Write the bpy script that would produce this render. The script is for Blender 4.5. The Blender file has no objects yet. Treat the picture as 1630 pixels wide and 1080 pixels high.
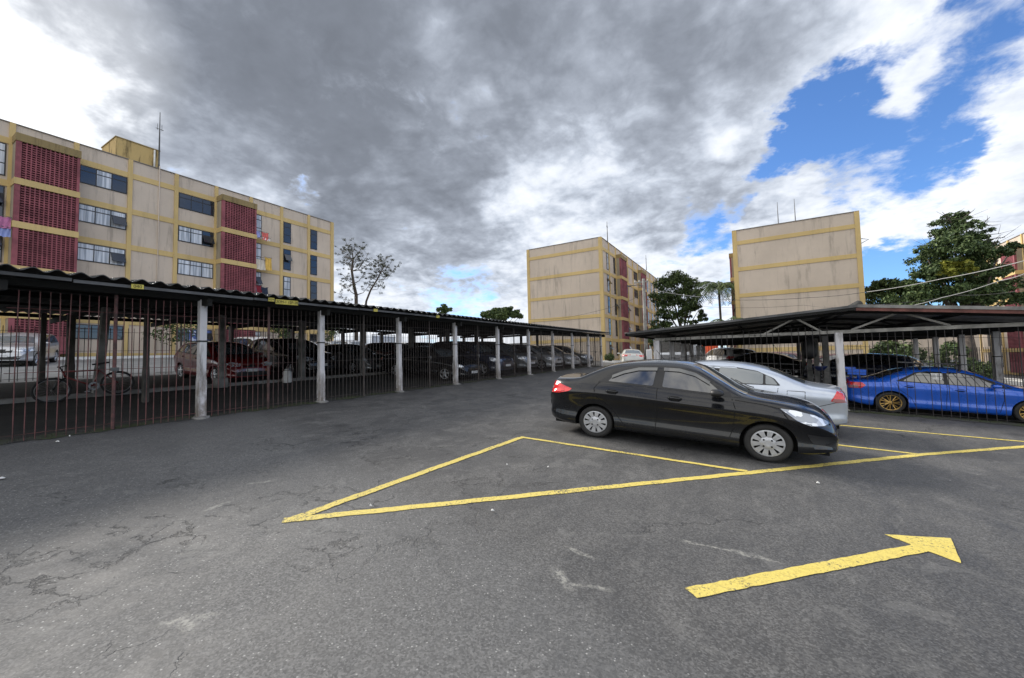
import bpy, bmesh, math, random
import numpy as np
from mathutils import Vector, Matrix

random.seed(7)
rng = np.random.default_rng(7)
SC = bpy.context.scene
COL = SC.collection

# ------------------------------------------------------------ camera
FPX, YAW, PIT, ROL = 658.15, -0.537625, 0.053605, -0.022996
_cy, _sy = math.cos(YAW), math.sin(YAW)
CF = np.array([_sy * math.cos(PIT), _cy * math.cos(PIT), math.sin(PIT)])
_r = np.array([_cy, -_sy, 0.0]); _u = np.cross(_r, CF)
CR = math.cos(ROL) * _r + math.sin(ROL) * _u
CU = -math.sin(ROL) * _r + math.cos(ROL) * _u
cam_d = bpy.data.cameras.new("camera")
cam = bpy.data.objects.new("camera", cam_d); COL.objects.link(cam)
M = Matrix.Identity(4)
for i in range(3):
    M[i][0], M[i][1], M[i][2] = CR[i], CU[i], -CF[i]
cam.matrix_world = M
cam_d.sensor_width = 36.0; cam_d.sensor_fit = 'HORIZONTAL'
cam_d.lens = FPX / 1630 * 36.0
cam_d.clip_start = 0.05; cam_d.clip_end = 3000
SC.camera = cam

def ray(px, py):
    return CF * FPX + CR * (px - 815) - CU * (py - 540)
def at(px, py, ax, val):
    d = ray(px, py); return d * (val / d[ax])
def dirpx(px, py):
    d = ray(px, py); return d / np.linalg.norm(d)

# ------------------------------------------------------------ exposure
SC.view_settings.view_transform = 'Standard'
SC.view_settings.look = 'None'
SC.view_settings.exposure = 0.98
SC.view_settings.gamma = 1.0
SC.view_settings.use_curve_mapping = False

# ------------------------------------------------------------ sun + sky
SUN_DIR = dirpx(60, 20)
sun_el = math.asin(SUN_DIR[2]); sun_az = math.atan2(SUN_DIR[0], SUN_DIR[1])
sd = bpy.data.lights.new("sun", 'SUN'); sd.energy = 2.9; sd.angle = math.radians(17); sd.color = (1.0, 0.94, 0.86)
so = bpy.data.objects.new("sun", sd); COL.objects.link(so)
so.rotation_euler = Vector(SUN_DIR).to_track_quat('Z', 'Y').to_euler()

W = bpy.data.worlds.new("World"); SC.world = W; W.use_nodes = True
nt = W.node_tree; nt.nodes.clear()
class NB:
    """small helper to write node networks"""
    def __init__(s, nt): s.nt = nt
    def n(s, t, **kw):
        x = s.nt.nodes.new(t)
        for k, v in kw.items(): setattr(x, k, v)
        return x
    def put(s, sock, v):
        if isinstance(v, bpy.types.NodeSocket): s.nt.links.new(v, sock)
        elif v is not None: sock.default_value = v
    def math(s, op, a, b=None, c=None, clamp=False):
        x = s.n('ShaderNodeMath', operation=op, use_clamp=clamp)
        s.put(x.inputs[0], a)
        if b is not None: s.put(x.inputs[1], b)
        if c is not None: s.put(x.inputs[2], c)
        return x.outputs[0]
    def vmath(s, op, a, b=None, out=0, scale=None):
        x = s.n('ShaderNodeVectorMath', operation=op)
        s.put(x.inputs[0], a)
        if b is not None: s.put(x.inputs[1], b)
        if scale is not None: s.put(x.inputs['Scale'], scale)
        return x.outputs[out]
    def mr(s, v, a, b, c=0.0, d=1.0, smooth=True, clamp=True):
        x = s.n('ShaderNodeMapRange')
        x.interpolation_type = 'SMOOTHSTEP' if smooth else 'LINEAR'
        if not smooth: x.clamp = clamp
        s.put(x.inputs['Value'], v)
        s.put(x.inputs['From Min'], a); s.put(x.inputs['From Max'], b)
        s.put(x.inputs['To Min'], c); s.put(x.inputs['To Max'], d)
        return x.outputs['Result']
    def noise(s, vec, scale, detail=4, rough=0.55, dist=0.0, out='Fac', lac=2.0):
        x = s.n('ShaderNodeTexNoise'); s.put(x.inputs['Vector'], vec)
        x.inputs['Scale'].default_value = scale; x.inputs['Detail'].default_value = detail
        x.inputs['Roughness'].default_value = rough; x.inputs['Distortion'].default_value = dist
        x.inputs['Lacunarity'].default_value = lac
        return x.outputs[out]
    def vor(s, vec, scale, feature='F1', out='Distance', rand=1.0):
        x = s.n('ShaderNodeTexVoronoi', feature=feature); s.put(x.inputs['Vector'], vec)
        x.inputs['Scale'].default_value = scale; x.inputs['Randomness'].default_value = rand
        return x.outputs[out]
    def ramp(s, v, stops, interp='LINEAR'):
        x = s.n('ShaderNodeValToRGB'); s.put(x.inputs[0], v)
        cr = x.color_ramp; cr.interpolation = interp
        while len(cr.elements) > 1: cr.elements.remove(cr.elements[-1])
        cr.elements[0].position = stops[0][0]; cr.elements[0].color = (*stops[0][1], 1)
        for p, c in stops[1:]:
            e = cr.elements.new(p); e.color = (*c, 1)
        return x.outputs[0]
    def mix(s, f, a, b, blend='MIX'):
        x = s.n('ShaderNodeMix', data_type='RGBA', blend_type=blend)
        s.put(x.inputs[0], f)
        s.put(x.inputs[6], (*a, 1) if isinstance(a, tuple) and len(a) == 3 else a)
        s.put(x.inputs[7], (*b, 1) if isinstance(b, tuple) and len(b) == 3 else b)
        return x.outputs[2]
    def comb(s, x=0.0, y=0.0, z=0.0):
        n_ = s.n('ShaderNodeCombineXYZ')
        s.put(n_.inputs[0], x); s.put(n_.inputs[1], y); s.put(n_.inputs[2], z); return n_.outputs[0]
    def sep(s, v):
        n_ = s.n('ShaderNodeSeparateXYZ'); s.put(n_.inputs[0], v); return n_.outputs

b = NB(nt)
tc = b.n('ShaderNodeTexCoord')
d0 = tc.outputs['Generated']
sx, sy_, sz = b.sep(d0)
sky = b.n('ShaderNodeTexSky'); sky.sky_type = 'NISHITA'; sky.sun_disc = False
sky.sun_elevation = sun_el; sky.sun_rotation = sun_az; sky.altitude = 900
sky.air_density = 1.0; sky.dust_density = 0.6; sky.ozone_density = 2.5
# cloud layer: direction projected on a flat layer overhead, plus large cloud masses by direction
den = b.math('ADD', b.math('MAXIMUM', sz, 0.0), 0.27)
uv = b.comb(b.math('DIVIDE', sx, den), b.math('DIVIDE', sy_, den), 0.0)
n_big = b.noise(uv, 1.7, 6, 0.60, 0.25)
n_mid = b.noise(uv, 4.5, 6, 0.62, 0.35)
puff = b.math('ABSOLUTE', b.math('MULTIPLY', b.math('SUBTRACT', b.noise(uv, 6.5, 3, .55, .3), .5), 2.4))
n_fine = b.noise(uv, 13.0, 5, .66, .4)
wv = b.vmath('SUBTRACT', b.noise(uv, 2.6, 6, 0.62, 0.0, out='Color'), (0.5, 0.5, 0.5))
dw = b.vmath('NORMALIZE', b.vmath('ADD', d0, b.vmath('SCALE', wv, scale=0.30)))
def blobs(lst, base):
    acc = None
    for (bx_, by_, br_, bw_) in lst:
        dt = b.vmath('DOT_PRODUCT', dw, tuple(dirpx(bx_, by_)), out=1)
        m_ = b.mr(dt, math.cos(br_ / 600.0), 1.0, 0.0, bw_)
        acc = m_ if acc is None else b.math('ADD', acc, m_)
    return b.math('ADD', base, acc)
# cover: where there is cloud at all
COVER = [(600, 150, 800, .50), (1130, 180, 260, .30), (1310, 125, 110, .28), (1400, 120, 60, .2),
 (1180, 40, 60, -.25), (1180, 60, 60, -.15), (1320, 10, 90, .50), (1450, -5, 120, .75), (1540, 115, 200, -.98), (1430, 120, 110, -.35), (1410, 215, 120, -.60), (1300, 250, 70, -.30),
 (1620, 210, 180, .72), (1540, 260, 130, .50), (1450, 300, 120, .55), (1340, 335, 95, .50), (1235, 350, 60, .40), (1190, 310, 50, -.3),
 (1440, 405, 140, -.95), (1610, 320, 70, .5), (1560, 400, 70, -.2), (500, 330, 30, -.35), (1130, 350, 60, -.45), (1100, 430, 90, -.2), (730, 480, 90, -.35), (850, 470, 60, -.15)]
# body: where that cloud is thick and grey
BODY = [(560, 180, 330, .36), (300, 190, 280, .30), (820, 120, 340, .30), (1020, 80, 260, .22), (660, 320, 180, .12), (1120, 190, 200, .12), (500, 40, 330, .10), (380, 90, 200, .08), (760, 30, 150, -.10),
 (60, 40, 150, -.34), (0, 170, 110, -.24), (330, 330, 150, -.10), (900, 350, 140, -.28), (1060, 240, 90, -.20), (520, 330, 170, -.25), (900, 300, 120, -.15), (1360, 120, 140, .10), (1480, 280, 250, -.10), (1050, 330, 100, .15)]
nb1 = b.math('SUBTRACT', n_big, 0.5); nb2 = b.math('SUBTRACT', n_mid, 0.5)
C_ = blobs(COVER, 0.42)
C_ = b.math('ADD', C_, b.math('ADD', b.math('MULTIPLY', nb1, 1.0), b.math('MULTIPLY', nb2, 0.95)))
back = b.mr(b.vmath('DOT_PRODUCT', d0, (0.30, -0.95, 0.05), out=1), -0.35, 0.55)  # unseen sky behind the camera, clouds boosted and warmed to fill the facades
C_ = b.math('ADD', C_, b.math('MULTIPLY', back, .16))
C_ = b.math('ADD', C_, b.math('MULTIPLY', b.math('SUBTRACT', n_fine, .5), .55))
alpha = b.mr(C_, 0.30, 0.70)
D = blobs(BODY, 0.13)
D = b.math('ADD', D, b.math('ADD', b.math('MULTIPLY', nb1, 1.8), b.math('MULTIPLY', nb2, 0.85)))
D = b.math('ADD', D, b.math('MULTIPLY', b.math('SUBTRACT', 0.30, puff), 0.40))
D = b.math('ADD', D, b.math('MULTIPLY', b.math('SUBTRACT', n_fine, .5), 0.38))
D = b.math('MINIMUM', D, b.math('ADD', b.math('MULTIPLY', b.math('SUBTRACT', C_, .40), 1.8), .18))
D = b.math('SUBTRACT', D, b.math('MULTIPLY', back, .14))
D = b.math('SUBTRACT', D, b.mr(sz, .34, .06, 0, .16))
shade = b.ramp(b.math('MULTIPLY', D, .7), [(0.0, (.98, .99, 1.0)), (0.15, (.80, .83, .87)), (0.27, (.60, .64, .70)), (0.40, (.42, .45, .50)), (0.56, (.295, .318, .358)), (0.72, (.225, .243, .275)), (.95, (.19, .205, .232))])
sdot = b.vmath('DOT_PRODUCT', d0, tuple(dirpx(30, 50)), out=1)
glow = b.mr(sdot, math.cos(0.21), 1.0, 0.0, 1.0)
glow2 = b.math('MULTIPLY', glow, b.mr(D, .75, 0.2, 0.25, 1.0))
shade = b.mix(glow2, shade, (1.35, 1.33, 1.28))
cl = b.vmath('MULTIPLY', shade, (5.35, 5.5, 5.8))
cl = b.vmath('MULTIPLY', cl, b.mix(back, (1.0, 1.0, 1.0), (1.85, 1.72, 1.50)))
blue = b.mix(1.0, sky.outputs[0], (0.62, 0.84, 1.12), 'MULTIPLY')
colr = b.mix(alpha, blue, cl)
bg = b.n('ShaderNodeBackground'); b.put(bg.inputs[0], colr); bg.inputs[1].default_value = 0.1
W.cycles.sampling_method = 'MANUAL'; W.cycles.sample_map_resolution = 512
wo = b.n('ShaderNodeOutputWorld'); nt.links.new(bg.outputs[0], wo.inputs[0])

# ------------------------------------------------------------ ground shape
def gz(x, y):
    return -1.6406 - 0.0645 * min(max(x, -40), 22) + 0.0231 * min(max(y, -30), 24)

# ------------------------------------------------------------ helpers
def tag(o, label=None, cat=None, group=None, kind=None):
    if label: o['label'] = label
    if cat: o['category'] = cat
    if group: o['group'] = group
    if kind: o['kind'] = kind
    return o
def empty(name, loc=(0, 0, 0), rz=0.0):
    o = bpy.data.objects.new(name, None); COL.objects.link(o)
    o.empty_display_size = 0.2
    o.location = loc; o.rotation_euler = (0, 0, rz); return o
class MB:
    def __init__(s): s.v = []; s.f = []; s.m = []
    def add(s, vs, fs, mi=0):
        k = len(s.v); s.v += [tuple(map(float, p)) for p in vs]
        s.f += [tuple(k + i for i in f) for f in fs]; s.m += [mi] * len(fs)
        return s
    def box(s, x0, x1, y0, y1, z0, z1, mi=0, T=None):
        vs = [(x0, y0, z0), (x1, y0, z0), (x1, y1, z0), (x0, y1, z0), (x0, y0, z1), (x1, y0, z1), (x1, y1, z1), (x0, y1, z1)]
        fs = [(0, 3, 2, 1), (4, 5, 6, 7), (0, 1, 5, 4), (1, 2, 6, 5), (2, 3, 7, 6), (3, 0, 4, 7)]
        if T: vs = [T(*p) for p in vs]
        return s.add(vs, fs, mi)
    def tube(s, pts, rad, n=6, mi=0, cap=True):
        pts = [Vector(p) for p in pts]; N = len(pts)
        if not hasattr(rad, '__len__'): rad = [rad] * N
        vs = []; up = None
        for i, p in enumerate(pts):
            t = (pts[min(i + 1, N - 1)] - pts[max(i - 1, 0)]).normalized()
            if up is None:
                up = t.orthogonal().normalized()
            a = (up - t * up.dot(t)).normalized(); up = a; c = t.cross(a)
            for k in range(n):
                an = 2 * math.pi * (k + .5) / n
                vs.append(p + (a * math.cos(an) + c * math.sin(an)) * rad[i])
        fs = []
        for i in range(N - 1):
            for k in range(n):
                fs.append((i * n + k, i * n + (k + 1) % n, (i + 1) * n + (k + 1) % n, (i + 1) * n + k))
        if cap:
            fs.append(tuple(range(n - 1, -1, -1))); fs.append(tuple((N - 1) * n + k for k in range(n)))
        return s.add(vs, fs, mi)
    def lathe(s, prof, n=24, T=None, mi=0, close=False):
        # prof: (r, h) around local Y axis: point = (r cos, h, r sin)
        vs = []
        for (r, h) in prof:
            for k in range(n):
                a = 2 * math.pi * k / n; p = (r * math.cos(a), h, r * math.sin(a))
                vs.append(T(*p) if T else p)
        fs = []; P = len(prof)
        for i in range(P - 1 + (1 if close else 0)):
            j = (i + 1) % P
            for k in range(n):
                fs.append((i * n + k, i * n + (k + 1) % n, j * n + (k + 1) % n, j * n + k))
        return s.add(vs, fs, mi)
    def build(s, name, mats, parent=None, smooth=False, angle=None):
        me = bpy.data.meshes.new(name); me.from_pydata(s.v, [], s.f); me.update()
        if not isinstance(mats, (list, tuple)): mats = [mats]
        for m in mats: me.materials.append(m)
        if any(s.m): me.polygons.foreach_set('material_index', s.m)
        if smooth:
            me.polygons.foreach_set('use_smooth', [True] * len(me.polygons))
            if angle: me.set_sharp_from_angle(angle=math.radians(angle))
        o = bpy.data.objects.new(name, me); COL.objects.link(o)
        if parent: o.parent = parent
        return o
def copy_tree(o, parent=None):
    c = o.copy(); COL.objects.link(c)
    if parent: c.parent = parent
    for ch in list(o.children): copy_tree(ch, c)
    return c

# ------------------------------------------------------------ materials
MATS = {}
def mat(name, col, rough=0.8, metal=0.0, spec=0.5, coat=0.0, fn=None, bump=None):
    if name in MATS: return MATS[name]
    m = bpy.data.materials.new(name); m.use_nodes = True
    nb = NB(m.node_tree); p = m.node_tree.nodes['Principled BSDF']
    p.inputs['Base Color'].default_value = (*col, 1); p.inputs['Roughness'].default_value = rough
    p.inputs['Metallic'].default_value = metal; p.inputs['Specular IOR Level'].default_value = spec
    p.inputs['Coat Weight'].default_value = coat; p.inputs['Coat Roughness'].default_value = 0.03
    if fn: fn(nb, p)
    MATS[name] = m; return m
def geo(nb):
    return nb.n('ShaderNodeNewGeometry').outputs['Position']
def setbump(nb, p, h, strength=0.3, dist=0.01):
    x = nb.n('ShaderNodeBump'); x.inputs['Strength'].default_value = strength; x.inputs['Distance'].default_value = dist
    nb.put(x.inputs['Height'], h); nb.nt.links.new(x.outputs[0], p.inputs['Normal'])
def noisy(col, var=0.25, scale=3.0, bscale=40, bs=0.2, bd=0.004):
    def fn(nb, p):
        P = geo(nb)
        n1 = nb.noise(P, scale, 6, 0.6)
        lo = tuple(c * (1 - var) for c in col); hi = tuple(min(c * (1 + var), 1) for c in col)
        nb.put(p.inputs['Base Color'], nb.mix(nb.mr(n1, .3, .7), lo, hi))
        setbump(nb, p, nb.noise(P, bscale, 4), bs, bd)
    return fn

def asphalt_fn(nb, p):
    P = geo(nb)
    x, y, z = nb.sep(P)
    big = nb.noise(P, 0.75, 7, 0.68, 0.4)
    st = nb.vmath('MULTIPLY', P, (1.3, 0.45, 1.0))
    streak = nb.noise(st, 2.6, 8, 0.70, 0.6)
    fine = nb.noise(P, 9, 6, 0.7)
    # the near part of the yard is a coarser, older surface; the far part a smoother one
    edge = nb.math('ADD', nb.math('MULTIPLY', x, -0.30), nb.math('MULTIPLY', nb.math('SUBTRACT', nb.noise(P, 0.8, 4), .5), 1.2))
    coarse = nb.mr(nb.math('SUBTRACT', y, edge), 2.6, 1.7)
    v1 = nb.vor(P, 95, 'F1', 'Color')
    agg = nb.sep(v1)[0]
    v2 = nb.sep(nb.vor(P, 140, 'F1', 'Color'))[0]
    tone = nb.math('ADD', nb.math('MULTIPLY', big, .50), nb.math('MULTIPLY', streak, .50))
    base = nb.ramp(tone, [(.32, (.044, .044, .045)), (.5, (.073, .072, .071)), (.68, (.110, .108, .105))])
    v3 = nb.sep(nb.vor(P, 48, 'F1', 'Color'))[2]
    gr = nb.math('ADD', 0.34, nb.math('ADD', nb.math('MULTIPLY', nb.math('POWER', agg, 1.6), 1.30), nb.math('MULTIPLY', nb.math('POWER', v3, 2.0), .55)))
    gr2 = nb.math('ADD', 0.62, nb.math('MULTIPLY', nb.math('POWER', agg, 1.4), 0.95))
    g = nb.mix(coarse, nb.comb(gr2, gr2, gr2), nb.comb(gr, gr, gr))
    base = nb.mix(1.0, base, g, 'MULTIPLY')
    # older, darker patches towards the left fence
    old = nb.math('MULTIPLY', nb.math('SUBTRACT', 1.0, coarse), nb.mr(nb.noise(nb.vmath('MULTIPLY', P, (1.0, .6, 1.0)), 1.9, 7, .72, .8), .47, .56))
    old = nb.math('MULTIPLY', old, nb.mr(x, -1.0, -4.0, .25, 1.0))
    base = nb.mix(nb.math('MULTIPLY', old, .45), base, (.030, .030, .032))
    wornp = nb.math('MULTIPLY', nb.math('SUBTRACT', 1.0, coarse), nb.mr(nb.noise(nb.vmath('ADD', P, (7, 3, 0)), 2.4, 7, .74, .8), .56, .64))
    base = nb.mix(nb.math('MULTIPLY', wornp, .35), base, (.15, .148, .142))
    base = nb.mix(nb.math('MULTIPLY', coarse, .40), base, nb.mix(fine, (.075, .077, .079), (.165, .168, .170)))
    # pale chips of aggregate
    chip = nb.math('MULTIPLY', nb.mr(nb.sep(nb.vor(P, 62, 'F1', 'Color'))[1], .92, .96), nb.mr(nb.vor(P, 62), .42, .2))
    chip = nb.math('MULTIPLY', chip, nb.math('ADD', .25, nb.math('MULTIPLY', coarse, .6)))
    base = nb.mix(chip, base, (.36, .36, .35))
    # scattered bits of litter-size grit
    bit = nb.math('MULTIPLY', nb.mr(nb.sep(nb.vor(P, 5.0, 'F1', 'Color'))[2], .95, .955), nb.mr(nb.vor(P, 5.0), .06, .04))
    base = nb.mix(nb.math('MULTIPLY', bit, .7), base, (.42, .42, .40))
    # cracks, in the broken zone to the left and in patches elsewhere
    wp = nb.vmath('ADD', P, nb.vmath('SCALE', nb.vmath('SUBTRACT', nb.noise(P, 1.6, 6, .65, out='Color'), (.5, .5, .5)), scale=0.9))
    cr = nb.vor(wp, 0.75, 'DISTANCE_TO_EDGE')
    cr2 = nb.vor(wp, 2.4, 'DISTANCE_TO_EDGE')
    zone = nb.math('MULTIPLY', nb.mr(nb.math('ABSOLUTE', nb.math('ADD', x, 4.6)), 3.0, 1.2), nb.mr(nb.math('ABSOLUTE', nb.math('SUBTRACT', y, 3.0)), 3.6, 1.6))
    zn = nb.mr(nb.noise(P, 1.1, 4, .6), .50, .60)
    c1 = nb.math('MULTIPLY', nb.math('MULTIPLY', nb.mr(cr, .012, .003), nb.mr(nb.noise(P, .5, 3), .52, .60)), nb.mr(y, 1.9, 2.8))
    c2 = nb.math('MULTIPLY', nb.mr(cr2, .032, .006), nb.math('MULTIPLY', zone, zn))
    crack = nb.math('MAXIMUM', nb.math('MULTIPLY', c1, .8), c2)
    base = nb.mix(nb.math('MULTIPLY', crack, .62), base, (.014, .014, .015))
    # raised broken rims beside the cracks, worn pale
    rim = nb.math('MULTIPLY', nb.mr(cr2, .10, .04), nb.math('MULTIPLY', zone, nb.mr(nb.noise(P, 2.0, 5, .7), .52, .66)))
    base = nb.mix(nb.math('MULTIPLY', rim, .35), base, (.20, .20, .19))
    # old oil drips in the bays and by the fence
    oil = nb.math('MULTIPLY', nb.mr(nb.vor(nb.vmath('ADD', P, nb.vmath('SCALE', nb.noise(P, 3, 3, out='Color'), scale=.35)), .55), .16, .03), nb.mr(nb.noise(P, .35, 2), .50, .56))
    base = nb.mix(nb.math('MULTIPLY', oil, .6), base, (.022, .022, .023))
    # a resurfaced strip with its own tone
    pt = nb.math('ADD', nb.math('ADD', nb.math('MULTIPLY', x, .35), y), nb.math('MULTIPLY', nb.math('SUBTRACT', nb.noise(P, 1.6, 5), .5), .5))
    strip_ = nb.math('MULTIPLY', nb.mr(pt, .18, .24), nb.mr(pt, 1.62, 1.56))
    base = nb.mix(nb.math('MULTIPLY', strip_, .22), base, nb.mix(agg, (.05, .05, .05), (.19, .19, .188)))
    # scuffs: pale scrapes lying on the surface
    def seg(ax_, ay_, bx2, by2, w_):
        L = math.hypot(bx2 - ax_, by2 - ay_); ux, uy = (bx2 - ax_) / L, (by2 - ay_) / L
        rx = nb.math('SUBTRACT', x, ax_); ry = nb.math('SUBTRACT', y, ay_)
        al = nb.math('ADD', nb.math('MULTIPLY', rx, ux), nb.math('MULTIPLY', ry, uy))
        ac = nb.math('ABSOLUTE', nb.math('SUBTRACT', nb.math('MULTIPLY', rx, uy), nb.math('MULTIPLY', ry, ux)))
        ac = nb.math('ADD', ac, nb.math('MULTIPLY', nb.math('SUBTRACT', nb.noise(P, 6, 5, .7), .5), .16))
        m1 = nb.math('MULTIPLY', nb.mr(al, -.08, .05), nb.mr(al, L + .08, L - .05))
        return nb.math('MULTIPLY', m1, nb.mr(ac, w_, w_ * .2))
    sc = None
    for q in SCUFFS:
        m_ = seg(*q); sc = m_ if sc is None else nb.math('MAXIMUM', sc, m_)
    sc = nb.math('MULTIPLY', sc, nb.mr(nb.noise(P, 30, 4, .7), .35, .65))
    base = nb.mix(nb.math('MULTIPLY', sc, .62), base, (.36, .355, .32))
    nb.put(p.inputs['Base Color'], base)
    nb.put(p.inputs['Roughness'], nb.mr(tone, .3, .7, .62, .88))
    h = nb.math('ADD', nb.math('MULTIPLY', agg, nb.math('ADD', .12, nb.math('MULTIPLY', coarse, .5))), nb.math('MULTIPLY', nb.noise(P, 3.0, 5), 1.2))
    h = nb.math('SUBTRACT', h, nb.math('MULTIPLY', crack, 2.2))
    setbump(nb, p, h, 0.75, 0.012)
# ground position of a photographed point on the yard (the yard is a plane there)
def yard(px, py):
    d = ray(px, py); n_ = np.array([0.0645, -0.0231, 1.0])
    return d * (-1.6406 / (d @ n_))
SCUFFS = []
for (a_, c_, w_) in [((262, 993), (338, 978), .035), ((290, 985), (300, 1003), .05), ((885, 908), (905, 935), .05), ((905, 930), (965, 938), .03),
                     ((1090, 862), (1180, 880), .022), ((1170, 878), (1240, 895), .045), ((905, 872), (940, 888), .02), ((400, 770), (430, 766), .04), ((330, 812), (360, 800), .04)]:
    A_ = yard(*a_); B_ = yard(*c_); SCUFFS.append((A_[0], A_[1], B_[0], B_[1], w_))

m_asphalt = mat('asphalt', (.06, .06, .06), .9, fn=asphalt_fn)

def paint_fn(nb, p):
    P = geo(nb)
    n1 = nb.noise(P, 28, 6, .7); n2 = nb.noise(P, 2.2, 4); vv = nb.sep(nb.vor(P, 60, 'F1', 'Color'))[0]
    y_ = nb.mix(n2, (.60, .475, .095), (.72, .59, .16))
    y_ = nb.mix(nb.mr(vv, .7, 1.0, 0, .35), y_, (.40, .28, .05))
    grain = nb.sep(nb.vor(P, 95, 'F1', 'Color'))[1]
    w_ = nb.math('ADD', nb.math('MULTIPLY', n1, .8), nb.math('ADD', nb.math('MULTIPLY', grain, .22), nb.math('MULTIPLY', nb.math('SUBTRACT', nb.noise(P, 2.6, 4), .5), .55)))
    wear = nb.mr(w_, .60, .70)
    cwp = nb.vmath('ADD', P, nb.vmath('SCALE', nb.noise(P, 4, 4, out='Color'), scale=.2))
    ck = nb.math('MULTIPLY', nb.mr(nb.vor(cwp, 4.0, 'DISTANCE_TO_EDGE'), .016, .005), nb.mr(n2, .45, .6))
    wear = nb.math('MAXIMUM', nb.math('MULTIPLY', wear, .85), nb.math('MULTIPLY', ck, .7))
    y_ = nb.mix(nb.math('MULTIPLY', grain, .35), y_, (.34, .27, .08))
    nb.put(p.inputs['Base Color'], nb.mix(wear, y_, (.075, .073, .066)))
    setbump(nb, p, nb.math('ADD', n1, vv), .5, .006)
m_yellowpaint = mat('yellow_road_paint', (.6, .45, .1), .75, fn=paint_fn)

def stucco(col, grime=0.5):
    def fn(nb, p):
        P = geo(nb)
        st = nb.noise(nb.vmath('MULTIPLY', P, (2.6, 2.6, .30)), 1.0, 7, .68, .3)
        bl = nb.noise(P, .35, 5, .6)
        c = nb.mix(nb.mr(bl, .3, .7), tuple(k * .90 for k in col), tuple(min(k * 1.06, 1) for k in col))
        g = nb.mr(st, .50, .70, 0, grime)
        fine = nb.noise(nb.vmath('MULTIPLY', P, (7.0, 7.0, .8)), 1.0, 5, .7)
        g = nb.math('MAXIMUM', g, nb.math('MULTIPLY', nb.mr(fine, .58, .72), nb.math('MULTIPLY', nb.mr(bl, .48, .6), grime)))
        c = nb.mix(g, c, tuple(k * .40 for k in col))
        nb.put(p.inputs['Base Color'], c)
        setbump(nb, p, nb.noise(P, 18, 5), .25, .01)
    return fn
BEIGE = (.55, .465, .38); YEL = (.57, .42, .185)
m_wall = mat('beige_stucco', BEIGE, .92, fn=stucco(BEIGE))
m_band = mat('yellow_trim', YEL, .9, fn=stucco(YEL, .25))
m_cap = mat('stained_cap', (.25, .19, .09), .9, fn=stucco((.27, .20, .09), .7))
m_tank = mat('stained_tank', (.45, .32, .14), .9, fn=stucco((.50, .36, .15), 1.6))
m_pink = mat('red_brick_lattice', (.28, .095, .115), .85, fn=noisy((.24, .072, .085), .28, 1.5))
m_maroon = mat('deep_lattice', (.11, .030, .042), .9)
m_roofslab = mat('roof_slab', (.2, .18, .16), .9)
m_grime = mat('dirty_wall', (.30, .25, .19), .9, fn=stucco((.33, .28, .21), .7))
m_frame = mat('black_window_frame', (.018, .017, .018), .5)
def glass_fn(nb, p):
    P = geo(nb)
    n_ = nb.noise(P, 1.3, 3)
    nb.put(p.inputs['Base Color'], nb.mix(n_, (.006, .009, .014), (.025, .034, .05)))
m_glass = mat('window_glass', (.02, .03, .045), .08, spec=.8, fn=glass_fn)
def curt_fn(nb, p):
    P = geo(nb)
    w = nb.noise(nb.vmath('MULTIPLY', P, (9, 9, .4)), 1.0, 2)
    nb.put(p.inputs['Base Color'], nb.mix(nb.mr(w, .35, .65), (.28, .31, .35), (.62, .65, .70)))
m_curtain = mat('curtain_behind_glass', (.5, .5, .55), .25, spec=.6, fn=curt_fn)
def bcurt_fn(nb, p):
    P = geo(nb)
    w = nb.vor(nb.vmath('MULTIPLY', P, (4, 4, 5)), 1.0)
    nb.put(p.inputs['Base Color'], nb.mix(nb.mr(w, .25, .5), (.55, .60, .75), (.06, .10, .30)))
m_bluecurt = mat('blue_patterned_curtain', (.2, .25, .5), .3, fn=bcurt_fn)
m_white = mat('white_paint', (.72, .72, .70), .7, fn=noisy((.68, .68, .66), .12, 2))
def post_fn(nb, p):
    P = geo(nb); x, y, z = nb.sep(P)
    n1 = nb.noise(nb.vmath('MULTIPLY', P, (6, 6, 1.4)), 1.0, 6, .65)
    c = nb.mix(nb.mr(n1, .45, .70), (.56, .55, .56), (.17, .155, .14))
    hb = nb.math('SUBTRACT', z, nb.math('ADD', -1.64, nb.math('MULTIPLY', x, -.0645)))
    low = nb.math('MULTIPLY', nb.mr(hb, 1.15, .25), nb.mr(nb.noise(P, 4, 5, .7), .35, .6))
    c = nb.mix(nb.math('MULTIPLY', low, .75), c, (.16, .13, .10))
    nb.put(p.inputs['Base Color'], c)
    setbump(nb, p, nb.noise(P, 30, 5), .4, .006)
m_post = mat('peeling_white_post', (.5, .5, .5), .85, fn=post_fn)
m_concrete = mat('grey_concrete', (.22, .21, .20), .9, fn=noisy((.20, .195, .185), .35, 3))
m_darkconc = mat('dark_concrete', (.07, .065, .06), .9, fn=noisy((.075, .07, .062), .35, 3))  # plain dark grey concrete with random tone
m_street = mat('worn_grey_street', (.2, .2, .2), .9, fn=noisy((.22, .22, .215), .2, .7, 30, .3))
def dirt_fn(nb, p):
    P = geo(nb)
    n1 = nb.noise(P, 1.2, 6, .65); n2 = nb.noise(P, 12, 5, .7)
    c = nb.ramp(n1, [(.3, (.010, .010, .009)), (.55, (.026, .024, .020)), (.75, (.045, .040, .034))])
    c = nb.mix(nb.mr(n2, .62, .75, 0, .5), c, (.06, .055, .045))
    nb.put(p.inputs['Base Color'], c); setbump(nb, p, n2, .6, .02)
m_dirt = mat('shaded_dirt_ground', (.03, .03, .025), .95, fn=dirt_fn)  # dirt floor, its colour also lowered to stand in for carport shade
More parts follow.
